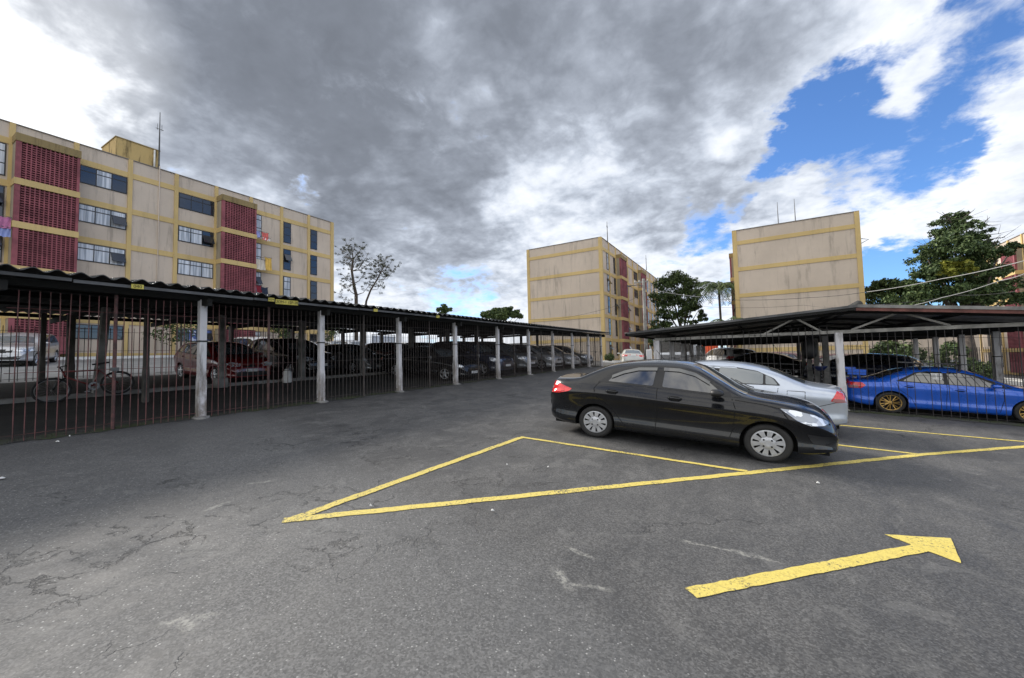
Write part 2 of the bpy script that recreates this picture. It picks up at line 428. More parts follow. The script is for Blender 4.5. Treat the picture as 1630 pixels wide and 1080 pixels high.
def moss_fn(nb, p):
    P = geo(nb); n2 = nb.noise(P, 14, 6, .7); n1 = nb.noise(P, 2, 4)
    c = nb.mix(nb.mr(n1, .4, .6), (.05, .05, .045), (.045, .058, .022))
    c = nb.mix(nb.mr(n2, .6, .75, 0, .6), c, (.10, .095, .08))
    nb.put(p.inputs['Base Color'], c); setbump(nb, p, n2, .8, .03)
m_moss = mat('mossy_edge', (.05, .05, .03), .95, fn=moss_fn)
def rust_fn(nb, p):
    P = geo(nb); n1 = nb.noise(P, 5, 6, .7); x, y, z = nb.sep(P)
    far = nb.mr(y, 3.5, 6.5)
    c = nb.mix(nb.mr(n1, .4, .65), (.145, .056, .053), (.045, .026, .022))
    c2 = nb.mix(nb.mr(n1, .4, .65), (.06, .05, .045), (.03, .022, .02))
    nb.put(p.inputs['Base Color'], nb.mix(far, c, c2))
m_bars = mat('flaking_red_bars', (.2, .08, .07), .7, fn=rust_fn)
m_darkbars = mat('dark_painted_bars', (.025, .022, .022), .6, fn=noisy((.028, .024, .024), .3, 8))
def fibro_fn(nb, p):
    P = geo(nb); n1 = nb.noise(P, 1.6, 6, .65); n2 = nb.noise(P, 9, 5, .65)
    c = nb.ramp(n1, [(.35, (.025, .025, .025)), (.55, (.06, .06, .058)), (.75, (.14, .14, .135))])
    c = nb.mix(nb.mr(n2, .55, .7, 0, .6), c, (.02, .021, .018))
    nb.put(p.inputs['Base Color'], c)
m_fibro = mat('blackened_fibre_cement', (.06, .06, .06), .9, fn=fibro_fn)
m_under = mat('shade_black_underside', (.012, .012, .011), .95)  # near-black colour stands in for the shade under the carport roofs
m_gutter = mat('dull_metal_gutter', (.12, .12, .12), .55, fn=noisy((.075, .075, .075), .7, 1.2))
m_timber = mat('weathered_timber', (.13, .12, .11), .9, fn=noisy((.27, .26, .235), .35, 4))
m_redtrim = mat('faded_red_fascia', (.14, .05, .04), .8, fn=noisy((.13, .05, .04), .4, 3))
m_signy = mat('yellow_sign', (.62, .52, .10), .7, fn=noisy((.55, .47, .10), .2, 6))
m_signt = mat('sign_lettering', (.05, .045, .02), .8)
m_black = mat('black_rubber', (.012, .012, .012), .65)
m_strap = mat('black_strap', (.01, .01, .01), .6)

# ------------------------------------------------------------ cars
ZS = 0.884        # measured height-to-length ratio of the cars in the photograph
def pchip(pts):
    xs = np.array([p[0] for p in pts], float); ys = np.array([p[1] for p in pts], float)
    h = np.diff(xs); dl = np.diff(ys) / h; n = len(xs); m = np.zeros(n)
    m[0] = dl[0]; m[-1] = dl[-1]
    for i in range(1, n - 1):
        if dl[i - 1] * dl[i] > 0:
            w1 = 2 * h[i] + h[i - 1]; w2 = h[i] + 2 * h[i - 1]
            m[i] = (w1 + w2) / (w1 / dl[i - 1] + w2 / dl[i])
    def f(x):
        if x <= xs[0]: return float(ys[0])
        if x >= xs[-1]: return float(ys[-1])
        i = int(np.searchsorted(xs, x) - 1); i = max(0, min(i, n - 2)); t = (x - xs[i]) / h[i]
        return float((1 + 2 * t) * (1 - t) ** 2 * ys[i] + t * (1 - t) ** 2 * h[i] * m[i] + t * t * (3 - 2 * t) * ys[i + 1] + t * t * (t - 1) * h[i] * m[i + 1])
    return f

class CarShape:
    def __init__(s, sp):
        s.sp = sp; s.T = pchip(sp['top']); s.B = pchip(sp['belt']); s.W = pchip(sp['width'])
        s.zs = pchip(sp.get('sill', [(sp['top'][0][0], .30), (-.4, .20), (sp['wb'] + .4, .19), (sp['top'][-1][0], .24)]))
        s.prof = pchip(sp.get('prof', [(0, -.06), (.06, -.015), (.22, .0), (.34, -.014), (.55, -.004), (.80, .014), (.90, .006), (1, -.025)]))
        s.x0 = sp['top'][0][0]; s.x1 = sp['top'][-1][0]; s.cache = {}
        s.R = sp.get('arch', .345); s.zc = sp.get('rw', .30)
    def sec(s, x):
        k = round(x, 4)
        if k in s.cache: return s.cache[k]
        zs, B, T, Wb = s.zs(x), s.B(x), s.T(x), s.W(x)
        B = min(B, T - .02)
        zl = zs; inarch = False
        for xa in (0.0, s.sp['wb']):
            d = abs(x - xa)
            if d < s.R - 1e-5:
                zl = max(zl, s.zc + math.sqrt(s.R ** 2 - d * d)); inarch = True
        pts = [(Wb - .16, zl), (Wb - .035 + s.prof(max(0, (zl - zs) / (B - zs))) * .3, zl)]
        NS = 14
        fr = s.sp.get('rows', [0, .05, .16, .24, .33, .42, .52, .62, .70, .755, .775, .83, .88, .94, 1])
        zprev = zl
        for i in range(NS + 1):
            z = max(zs + (B - zs) * fr[i], zl + .008 + (B - zl - .008) * i / NS * .55 if zl > zs + .01 else zl + .008 + .001 * i)
            if i == NS: z = B
            pts.append((Wb + s.prof((z - zs) / (B - zs)), z))
        h = T - B
        A = pts[-1]
        kx = A[0] - (.015 + s.sp.get('tumble', .36) * h); c = min(.45 * h, s.sp.get('crown', .055))
        K = (kx, T - c); C = (0.0, T)
        l1 = math.hypot(K[0] - A[0], K[1] - A[1]); l2 = kx
        r1 = min(.09, .5 * l1); r2 = min(.13, .5 * l2)
        P1 = (K[0] + (A[0] - K[0]) * r1 / l1, K[1] + (A[1] - K[1]) * r1 / l1)
        P2 = (K[0] * (1 - r2 / l2), T - c * (1 - r2 / l2) ** 2)
        for i in range(1, 6):
            t = i / 5; pts.append((A[0] + (P1[0] - A[0]) * t, A[1] + (P1[1] - A[1]) * t))
        for i in range(1, 6):
            t = i / 5; q = ((1 - t) ** 2 * P1[0] + 2 * t * (1 - t) * K[0] + t * t * P2[0], (1 - t) ** 2 * P1[1] + 2 * t * (1 - t) * K[1] + t * t * P2[1])
            pts.append(q)
        for i in range(1, 6):
            t = i / 5; y = P2[0] * (1 - t); pts.append((y, T - c * (y / kx) ** 2))
        s.cache[k] = pts; return pts
    def ys(s, x, z):
        P = s.sec(x)[2:28]
        for a, b_ in zip(P[:-1], P[1:]):
            if a[1] <= z <= b_[1] + 1e-9:
                t = (z - a[1]) / max(b_[1] - a[1], 1e-6); return a[0] + (b_[0] - a[0]) * t
        return P[0][0] if z < P[0][1] else P[-1][0] * .5
    def zt(s, x, y):
        P = s.sec(x)[16:]; y = abs(y)
        for a, b_ in zip(P[:-1], P[1:]):
            if b_[0] - 1e-9 <= y <= a[0]:
                t = (a[0] - y) / max(a[0] - b_[0], 1e-6); return a[1] + (b_[1] - a[1]) * t
        return P[0][1] if y > P[0][0] else P[-1][1]
    def inside(s, x, y, z):
        if x < s.x0 or x > s.x1: return False
        P = s.sec(x)
        return z < s.T(x) and z > s.zs(x) - .02 and (z <= s.zt(x, y)) and abs(y) < s.ys(x, z) + 1e-6
    def xs(s, y, z, end):
        x = s.x1 if end > 0 else s.x0; st = -.012 * end
        for i in range(90):
            if s.inside(x, y, z): return x
            x += st
        return x

def gridpoly(poly, step):
    """2-D polygon cut into cells of about step, as (verts2d, faces)"""
    bm = bmesh.new()
    vs = [bm.verts.new((p[0], p[1], 0)) for p in poly]
    bm.faces.new(vs)
    x0 = min(p[0] for p in poly); x1 = max(p[0] for p in poly); y0 = min(p[1] for p in poly); y1 = max(p[1] for p in poly)
    for ax, lo, hi in ((0, x0, x1), (1, y0, y1)):
        n = int((hi - lo) / step)
        for i in range(1, n + 1):
            c = lo + (hi - lo) * i / (n + 1); co = [0, 0, 0]; co[ax] = c; no = [0, 0, 0]; no[ax] = 1
            bmesh.ops.bisect_plane(bm, geom=bm.verts[:] + bm.edges[:] + bm.faces[:], plane_co=co, plane_no=no)
    bmesh.ops.triangulate(bm, faces=[f for f in bm.faces if len(f.verts) > 4])
    bm.verts.ensure_lookup_table(); bm.verts.index_update()
    V = [(v.co.x, v.co.y) for v in bm.verts]; F = [tuple(v.index for v in f.verts) for f in bm.faces]
    bm.free(); return V, F
def roundpoly(pts, r=.03, n=3):
    out = []; N = len(pts)
    for i in range(N):
        p = Vector(pts[i]); a = Vector(pts[i - 1]); c = Vector(pts[(i + 1) % N])
        da = (a - p); dc = (c - p); ra = min(r, da.length * .45); rc = min(r, dc.length * .45)
        A = p + da.normalized() * ra; C = p + dc.normalized() * rc
        for k in range(n + 1):
            t = k / n; q = A * (1 - t) ** 2 + p * 2 * t * (1 - t) + C * t * t; out.append((q.x, q.y))
    return out

def paint(name, col, metal=0.0, rough=.25, flake=0.0):
    def fn(nb, p):
        P = geo(nb)
        d = nb.noise(P, 2.5, 5, .65)
        nb.put(p.inputs['Roughness'], nb.mr(d, .35, .7, rough, rough + .10))
        c = tuple(k * .8 + .012 for k in col)
        nb.put(p.inputs['Base Color'], nb.mix(nb.mr(nb.noise(P, 6, 6, .7), .45, .75, 0, .45), col, c))
    return mat(name, col, rough, metal, .25 if max(col) < .05 else .5, .7 if max(col) < .05 else 1.0, fn=fn)
PAINT = {
 'black': paint('black_car_paint', (.004, .0045, .006), 0, .20),
 'silver': paint('silver_blue_car_paint', (.50, .55, .63), .5, .28),
 'grey': paint('grey_car_paint', (.16, .17, .18), .5, .3),
 'lightgrey': paint('light_silver_car_paint', (.48, .49, .51), .5, .3),
 'white': paint('white_car_paint', (.66, .67, .68), 0, .3),
 'blue': paint('bright_blue_car_paint', (.008, .10, .56), .25, .24),
 'red': paint('red_car_paint', (.15, .004, .006), .0, .28),
 'darkblue': paint('dark_blue_car_paint', (.018, .024, .050), .2, .25),
 'maroon': paint('maroon_car_paint', (.08, .012, .014), .2, .25),
 'pearl': paint('pale_pearl_car_paint', (.55, .56, .53), .1, .3),
}
def cg_fn(nb, p): p.inputs['IOR'].default_value = 1.75
m_cglass = mat('tinted_car_glass', (.012, .014, .016), .03, spec=.8, coat=.8, fn=cg_fn)
m_cglass_l = mat('light_car_glass', (.10, .12, .135), .04, spec=.8, coat=.8, fn=cg_fn)
m_chrome = mat('chrome', (.62, .63, .65), .18, metal=1.0)
m_hub = mat('silver_hub_paint', (.50, .51, .53), .35, metal=.55, fn=noisy((.50, .51, .53), .12, 9, 60, .05))
m_gold = mat('gold_rim_paint', (.50, .32, .10), .35, metal=.7)
m_darkrim = mat('dark_rim', (.10, .10, .10), .5, metal=.5)
def tyre_fn(nb, p):
    nb.put(p.inputs['Base Color'], nb.mix(nb.noise(geo(nb), 7, 5), (.010, .010, .010), (.028, .027, .026)))
m_tyre = mat('tyre_rubber', (.02, .02, .02), .75, fn=tyre_fn)
m_gap = mat('panel_gap', (.003, .003, .003), .9)
m_trim = mat('black_plastic_trim', (.010, .010, .011), .5)
def hl_fn(nb, p):
    P = geo(nb); v = nb.vor(P, 13, 'F1', 'Color'); n = nb.noise(P, 24, 3)
    nb.put(p.inputs['Base Color'], nb.mix(nb.mr(nb.sep(v)[0], .35, .55), (.30, .33, .38), (.80, .84, .90)))
    setbump(nb, p, n, .5, .01)
m_hl = mat('headlamp', (.7, .75, .8), .12, metal=.35, coat=1.0, fn=hl_fn)
def tl_fn(nb, p):
    P = geo(nb); n = nb.vor(P, 40)
    nb.put(p.inputs['Base Color'], nb.mix(n, (.50, .008, .012), (.75, .03, .03)))
m_tl = mat('red_tail_lamp', (.55, .01, .015), .12, coat=1.0, fn=tl_fn)
m_tlw = mat('clear_lamp', (.34, .16, .16), .15, coat=1.0)
m_plate = mat('number_plate', (.55, .56, .57), .5)
m_amber = mat('amber_lamp', (.7, .25, .03), .2)

def wheel_parts(root, xc, yc, side, r, width, style, zs):
    """one wheel under root: tyre, rim"""
    def T(px, py, pz): return (px, py * side, pz * zs)
    w = empty('wheel', (xc, yc * side, r * zs)); w.parent = root
    rr = r * (.70 if style in ('cap', 'plain') else .73)
    hw = width / 2
    prof = [(rr, -hw), (r * .93, -hw), (r * .985, -hw * .82), (r, -hw * .5), (r, hw * .5), (r * .985, hw * .80), (r * .955, hw * .95), (r * .86, hw * 1.03), (rr * 1.05, hw * .98), (rr * .99, hw * .90)]
    m = MB(); m.lathe(prof, 40, T); m.build('tyre', m_tyre, w, True, 50)
    m = MB()
    # dished back of the rim
    m.lathe([(rr, hw * .90), (rr * .97, hw * .78), (rr * .90, hw * .55), (rr * .2, hw * .45), (0.001, hw * .45)], 40, T, 1)
    if style == 'cap':
        # wheel cover: rim ring, hub boss and 10 forked spokes
        m.lathe([(rr, hw * .88), (rr * .98, hw * 1.0), (rr * .90, hw * 1.02), (rr * .88, hw * .80)], 40, T, 0)
        m.lathe([(rr * .50, hw * .70), (rr * .50, hw * .96), (rr * .42, hw * 1.04), (rr * .20, hw * 1.06), (rr * .19, hw * 1.0), (.001, hw * 1.0)], 32, T, 0)
        for k in range(10):
            a0 = 2 * math.pi * k / 10 + .16
            for da, wd in ((-.135, .05), (.0, .035), (.135, .05)):
                a = a0 + da
                ca, sa = math.cos(a), math.sin(a); tx, tz = -sa, ca
                rin, rout = rr * .42, rr * .93; w1 = wd * rr * 1.05; w2 = wd * rr * 1.25
                ys0, ys1 = hw * .80, hw * 1.01
                vs = []
                for yy in (ys0, ys1):
                    for (rd, ww) in ((rin, w1), (rout, w2)):
                        for s_ in (-1, 1): vs.append(T(rd * ca + tx * ww * s_, yy, rd * sa + tz * ww * s_))
                m.add(vs, [(4, 6, 7, 5), (0, 4, 5, 1), (2, 3, 7, 6), (0, 2, 6, 4), (1, 5, 7, 3)], 0)
        for k in range(4):
            a = math.pi / 4 + k * math.pi / 2; ca, sa = math.cos(a) * rr * .33, math.sin(a) * rr * .33
            m.lathe([(.014, hw * 1.07), (.001, hw * 1.07)], 8, lambda px, py, pz: T(px + ca, py, pz + sa), 1)
        mats = [m_hub, m_gap]
    elif style == 'multi':
        m.lathe([(rr, hw * .90), (rr * .985, hw * 1.0), (rr * .93, hw * .98), (rr * .90, hw * .7)], 40, T, 0)
        m.lathe([(rr * .22, hw * .5), (rr * .20, hw * .86), (.001, hw * .90)], 24, T, 0)
        for k in range(14):
            a = 2 * math.pi * (k // 2) / 7 + (.17 if k % 2 else -.17); a2 = 2 * math.pi * (k // 2) / 7 + (.06 if k % 2 else -.06)
            p0 = T(rr * .15 * math.cos(a2), hw * .82, rr * .15 * math.sin(a2)); p1 = T(rr * .94 * math.cos(a), hw * .84, rr * .94 * math.sin(a))
            m.tube([p0, p1], [.013, .011], 5, 0)
        mats = [m_gold, m_gap]
    else:
        m.lathe([(rr, hw * .90), (rr * .98, hw * .98), (rr * .90, hw * .95), (rr * .88, hw * .7)], 32, T, 0)
        m.lathe([(rr * .28, hw * .5), (rr * .25, hw * .85), (.001, hw * .88)], 20, T, 0)
        for k in range(5):
            a = 2 * math.pi * k / 5 + .3
            p0 = T(rr * .15 * math.cos(a), hw * .80, rr * .15 * math.sin(a)); p1 = T(rr * .93 * math.cos(a), hw * .82, rr * .93 * math.sin(a))
            m.tube([p0, p1], [.045, .030], 6, 0)
        mats = [m_hub if style == 'five' else m_darkrim, m_gap]
    m.build('rim', mats, w, True, 35)

def make_car(label, cat, sp, colour, x, y, heading, scale=1.0, glass=None, group=None, plate=True, name=None, zoff=0.0, label_parts=None):
    """heading in degrees: 0 = nose towards +x; (x, y) = middle of the car on the ground"""
    S = CarShape(sp); pm = PAINT[colour]; gm = glass or m_cglass
    name = name or 'parked_car'
    hd = math.radians(heading); ca, sa = math.cos(hd), math.sin(hd)
    mid = (S.x0 + S.x1) / 2
    wbh = sp['wb'] / 2
    root = empty(name, (x, y, 0)); tag(root, label, cat, group)
    # stand it on the sloping yard
    gf = gz(x + ca * wbh, y + sa * wbh); gr = gz(x - ca * wbh, y - sa * wbh)
    gl = gz(x - sa * .75, y + ca * .75); gri = gz(x + sa * .75, y - ca * .75)
    pitch = math.atan2(gf - gr, 2 * wbh); roll = math.atan2(gl - gri, 1.5)
    zg = (gf + gr) / 2
    Rm = Matrix.Rotation(hd, 4, 'Z') @ Matrix.Rotation(-pitch, 4, 'Y') @ Matrix.Rotation(roll, 4, 'X')
    root.matrix_world = Matrix.Translation((x, y, zg + .004 + zoff)) @ Rm @ Matrix.Scale(scale, 4)
    q = lambda px, py, pz: (px - mid, py, pz * ZS)
    # ---- body shell
    st = set(np.round(np.arange(S.x0, S.x1, .055), 4)) | {S.x0, S.x1}
    for e, sgn in ((S.x0, 1), (S.x1, -1)):
        for d in (.008, .02, .035, .055, .08, .11, .15): st.add(round(e + sgn * d, 4))
    for xa in (0.0, sp['wb']):
        st = {v for v in st if not (abs(v - xa) < S.R + .03)}
        for k in range(0, 25):
            st.add(round(xa - S.R * math.cos(math.pi * k / 24), 4))
        st.add(round(xa - S.R - .012, 4)); st.add(round(xa + S.R + .012, 4))
        st.add(round(xa - S.R - .03, 4)); st.add(round(xa + S.R + .03, 4))
    st = sorted(v for v in st if S.x0 <= v <= S.x1)
    vs = []; fs = []
    secs = [S.sec(v) for v in st]; P = len(secs[0]); row = 2 * P - 1
    for xv, sc_ in zip(st, secs):
        for (yy, zz) in sc_: vs.append(q(xv, -yy, zz))
        for (yy, zz) in sc_[-2::-1]: vs.append(q(xv, yy, zz))
    for i in range(len(st) - 1):
        for k in range(row - 1):
            fs.append((i * row + k, i * row + k + 1, (i + 1) * row + k + 1, (i + 1) * row + k)[::-1])
    fs.append(tuple(range(row))[::-1]); o_ = (len(st) - 1) * row; fs.append(tuple(o_ + k for k in range(row)))
    m = MB(); m.add(vs, fs); body = m.build('body', pm, root, True, 32)
    # ---- underbody / wheel wells
    m = MB(); w_ = sp['width'][len(sp['width']) // 2][1]
    m.box(S.x0 - mid + .12, S.x1 - mid - .12, -(w_ - .27), w_ - .27, .17 * ZS, .66 * ZS)
    m.build('underbody', m_gap, root)
    def surf(poly, kind, mt, nm, off=.004, step=.07, side=0, parent=None, rnd=.03):
        """lay a polygon on the shell: kind side (x,z), top (x,y), front/rear (y,z)"""
        pp = roundpoly(poly, rnd) if rnd else poly
        V, F = gridpoly(pp, step); out = []
        for (a, c) in V:
            if kind == 'side': out.append(q(a, side * (S.ys(a, c) + off), c))
            elif kind == 'top': out.append(q(a, c, S.zt(a, c) + off / .7))
            else:
                e = 1 if kind == 'front' else -1
                out.append(q(S.xs(a, c, e) + off * 1.5 * e, a, c))
        mm = MB(); mm.add(out, F); return mm.build(nm, mt, parent or root, True, 40)
    for s_ in (-1, 1):
        if 'frame' in sp: surf(sp['frame'], 'side', m_trim, 'window_surround', .003, .08, s_)
        for g in sp['glass']: surf(g, 'side', gm, 'side_window', .0065, .08, s_)
        for g in sp.get('panel_lines', []):
            # thin dark strip following the shell
            mm = MB(); pv = []
            pts = []
            for a, c in zip(g[:-1], g[1:]):
                n = max(1, int(math.dist(a, c) / .06))
                pts += [(a[0] + (c[0] - a[0]) * i / n, a[1] + (c[1] - a[1]) * i / n) for i in range(n)]
            pts.append(g[-1]); hw = .005
            for i, p in enumerate(pts):
                a = pts[max(i - 1, 0)]; c = pts[min(i + 1, len(pts) - 1)]; dx, dz = c[0] - a[0], c[1] - a[1]; L = math.hypot(dx, dz) + 1e-9
                for t in (-1, 1):
                    xx = p[0] - dz / L * hw * t; zz = p[1] + dx / L * hw * t
                    pv.append(q(xx, s_ * (S.ys(xx, zz) + .0025), zz))
            mm.add(pv, [(2 * i, 2 * i + 1, 2 * i + 3, 2 * i + 2) for i in range(len(pts) - 1)])
            mm.build('panel_gap', m_gap, body)
        for (a, c) in sp.get('handles', []):
            mm = MB(); yy = S.ys(a, c)
            pts = [q(a - .10, s_ * (yy + .006), c), q(a - .07, s_ * (yy + .032), c + .006), q(a + .06, s_ * (yy + .034), c + .004), q(a + .10, s_ * (yy + .006), c)]
            mm.tube(pts, [.012, .014, .014, .012], 6); mm.build('door_handle', pm if not sp.get('trim_handles') else m_trim, root, True)
            surf([(a - .075, c - .035), (a + .075, c - .035), (a + .075, c + .03), (a - .075, c + .03)], 'side', m_gap, 'handle_recess', .0022, .05, s_, rnd=.03, parent=body)
        if 'mirror' in sp:
            a, c = sp['mirror']; yy = S.ys(a, c) ; mm = MB()
            # housing: lofted rounded block
            ring = []
            for (dx, sc2) in ((-.085, .55), (-.07, .85), (-.02, 1.0), (.03, .92), (.07, .6), (.085, .25)):
                for k in range(12):
                    an = 2 * math.pi * k / 12; cy = math.copysign(abs(math.cos(an)) ** .7, math.cos(an)); cz = math.copysign(abs(math.sin(an)) ** .8, math.sin(an))
                    ring.append(q(a + dx, s_ * (yy + .135 + .105 * sc2 * cy), c + .075 + .062 * sc2 * cz))
            fs2 = []
            for i in range(5):
                for k in range(12): fs2.append((i * 12 + k, i * 12 + (k + 1) % 12, (i + 1) * 12 + (k + 1) % 12, (i + 1) * 12 + k))
            fs2 += [tuple(range(11, -1, -1)), tuple(60 + k for k in range(12))]
            mm.add(ring, fs2)
            mm.tube([q(a, s_ * (yy - .01), c + .0), q(a, s_ * (yy + .08), c + .03)], [.03, .022], 8)
            mm.build('wing_mirror', m_trim if sp.get('trim_mirror') else pm, root, True, 60)
        for g, mt, nm in sp.get('side_lamps', []): surf(g, 'side', {'h': m_hl, 't': m_tl, 'w': m_tlw, 'a': m_amber, 'k': m_trim, 'p': pm}[mt], nm, .009 if mt == 'w' else .005, .04, s_, rnd=.02)
        for g, mt, nm in sp.get('front_pairs', []):
            surf([(s_ * p[0], p[1]) for p in g], 'front', {'h': m_hl, 't': m_tl, 'w': m_tlw, 'a': m_amber, 'k': m_trim}[mt], nm, .006, .05)
        for g, mt, nm in sp.get('rear_pairs', []):
            surf([(s_ * p[0], p[1]) for p in g], 'rear', {'h': m_hl, 't': m_tl, 'w': m_tlw, 'a': m_amber, 'k': m_trim}[mt], nm, .006, .05)
        for xa in (0.0, sp['wb']):
            wheel_parts(root, xa - mid, S.W(xa) - .045 - .09 + sp.get('wheel_out', 0), s_, sp.get('rw', .30), .19, sp.get('style', 'five'), ZS)
    surf(sp['screen'], 'top', gm if sp.get('dark_screen') else m_cglass_l, 'windscreen', .005, .08)
    surf(sp['rear_screen'], 'top', gm, 'rear_window', .005, .08)
    for g, mt, nm in sp.get('front', []): surf(g, 'front', {'k': m_trim, 'c': m_chrome, 'n': m_plate, 'p': pm}[mt], nm, .009 if mt != 'k' else .006, .06)
    for g, mt, nm in sp.get('rear', []): surf(g, 'rear', {'k': m_trim, 'c': m_chrome, 'n': m_plate, 't': m_tl}[mt], nm, .009 if mt != 'k' else .006, .06)
    return root, S, q

# hero: black four-door saloon, measured from the photograph (x from the rear axle)
SALOON = dict(wb=2.49, rw=.298, arch=.345, style='cap', tumble=.40, crown=.06,
 top=[(-.95, .50), (-.945, .62), (-.935, .78), (-.915, .92), (-.89, 1.02), (-.86, 1.085), (-.82, 1.115), (-.72, 1.125), (-.50, 1.135), (-.38, 1.16), (-.12, 1.285), (.16, 1.41), (.48, 1.48), (1.0, 1.515), (1.34, 1.50), (1.54, 1.445), (1.84, 1.27), (2.24, 1.045), (2.36, 1.015), (2.74, .965), (3.02, .895), (3.16, .815), (3.235, .735), (3.285, .64), (3.315, .54), (3.325, .46)],
 belt=[(-.95, .46), (-.93, .72), (-.90, .85), (-.82, .96), (-.5, 1.03), (0, 1.055), (.6, 1.035), (1.2, 1.0), (2.0, .955), (2.5, .92), (2.85, .83), (3.1, .72), (3.24, .60), (3.30, .50), (3.325, .42)],
 width=[(-.95, .46), (-.94, .53), (-.91, .62), (-.86, .69), (-.75, .765), (-.5, .83), (0, .855), (.6, .855), (1.2, .855), (2.2, .855), (2.6, .85), (2.85, .815), (3.05, .735), (3.18, .645), (3.26, .555), (3.31, .45), (3.325, .36)],
 sill=[(-.95, .40), (-.90, .30), (-.7, .24), (-.36, .21), (.4, .20), (2.1, .185), (2.86, .18), (3.1, .20), (3.28, .22), (3.325, .26)],
 prof=[(0, -.05), (.05, -.008), (.16, .006), (.24, -.010), (.42, -.016), (.62, .010), (.75, .040), (.775, .040), (.83, .002), (.92, -.014), (1, -.045)],
 frame=[(.02, 1.075), (.30, 1.065), (1.0, 1.035), (2.0, .975), (2.18, .975), (1.97, 1.105), (1.73, 1.25), (1.55, 1.345), (1.32, 1.40), (1.0, 1.41), (.65, 1.375), (.38, 1.29), (.17, 1.17)],
 glass=[[(.20, 1.095), (.93, 1.065), (.955, 1.365), (.68, 1.345), (.45, 1.27), (.27, 1.17)],
        [(1.07, 1.058), (1.84, 1.012), (1.90, 1.035), (1.72, 1.195), (1.52, 1.315), (1.31, 1.37), (1.09, 1.372)]],
 panel_lines=[[(1.0, 1.03), (1.005, .75), (.99, .26)], [(2.04, .95), (2.09, .80), (2.06, .45), (2.0, .27), (1.5, .265), (.55, .275), (.42, .42), (.25, .62), (.02, .80), (-.02, .95), (.05, 1.05), (.22, 1.18)],
  [(2.08, .935), (2.42, .90), (2.62, .86)], [(-.86, 1.02), (-.58, 1.06)], [(2.62, .86), (2.72, .72), (2.86, .60)]],
 handles=[(.29, .915), (1.27, .885)], trim_handles=False, mirror=(1.86, .965), trim_mirror=True,
 side_lamps=[([(2.62, .865), (2.80, .845), (3.02, .785), (3.17, .70), (3.19, .665), (3.12, .635), (2.96, .64), (2.82, .70)], 'h', 'headlamp'),
   ([(-.90, 1.0), (-.80, 1.02), (-.60, .96), (-.42, .905), (-.46, .86), (-.66, .80), (-.86, .79), (-.92, .86)], 't', 'tail_lamp'),
   ([(-.905, .975), (-.83, .93), (-.80, .90), (-.85, .86), (-.925, .88)], 'w', 'reversing_lamp'),
   ([(2.93, .505), (3.10, .475), (3.27, .47), (3.28, .40), (3.12, .345), (3.0, .37)], 'k', 'fog_lamp_recess')],
 screen=[(1.60, -.52), (2.22, -.67), (2.255, -.3), (2.26, 0), (2.255, .3), (2.22, .67), (1.60, .52), (1.57, .25), (1.565, 0), (1.57, -.25)],
 rear_screen=[(.10, -.52), (-.38, -.62), (-.42, 0), (-.38, .62), (.10, .52), (.15, 0)],
 front_pairs=[], front=[([(-.36, .60), (.36, .60), (.42, .56), (.34, .44), (-.34, .44), (-.42, .56)], 'k', 'grille'), ([(-.20, .40), (.20, .40), (.20, .29), (-.20, .29)], 'n', 'number_plate')],
 rear=[([(-.20, .88), (.20, .88), (.20, .77), (-.20, .77)], 'n', 'number_plate')])

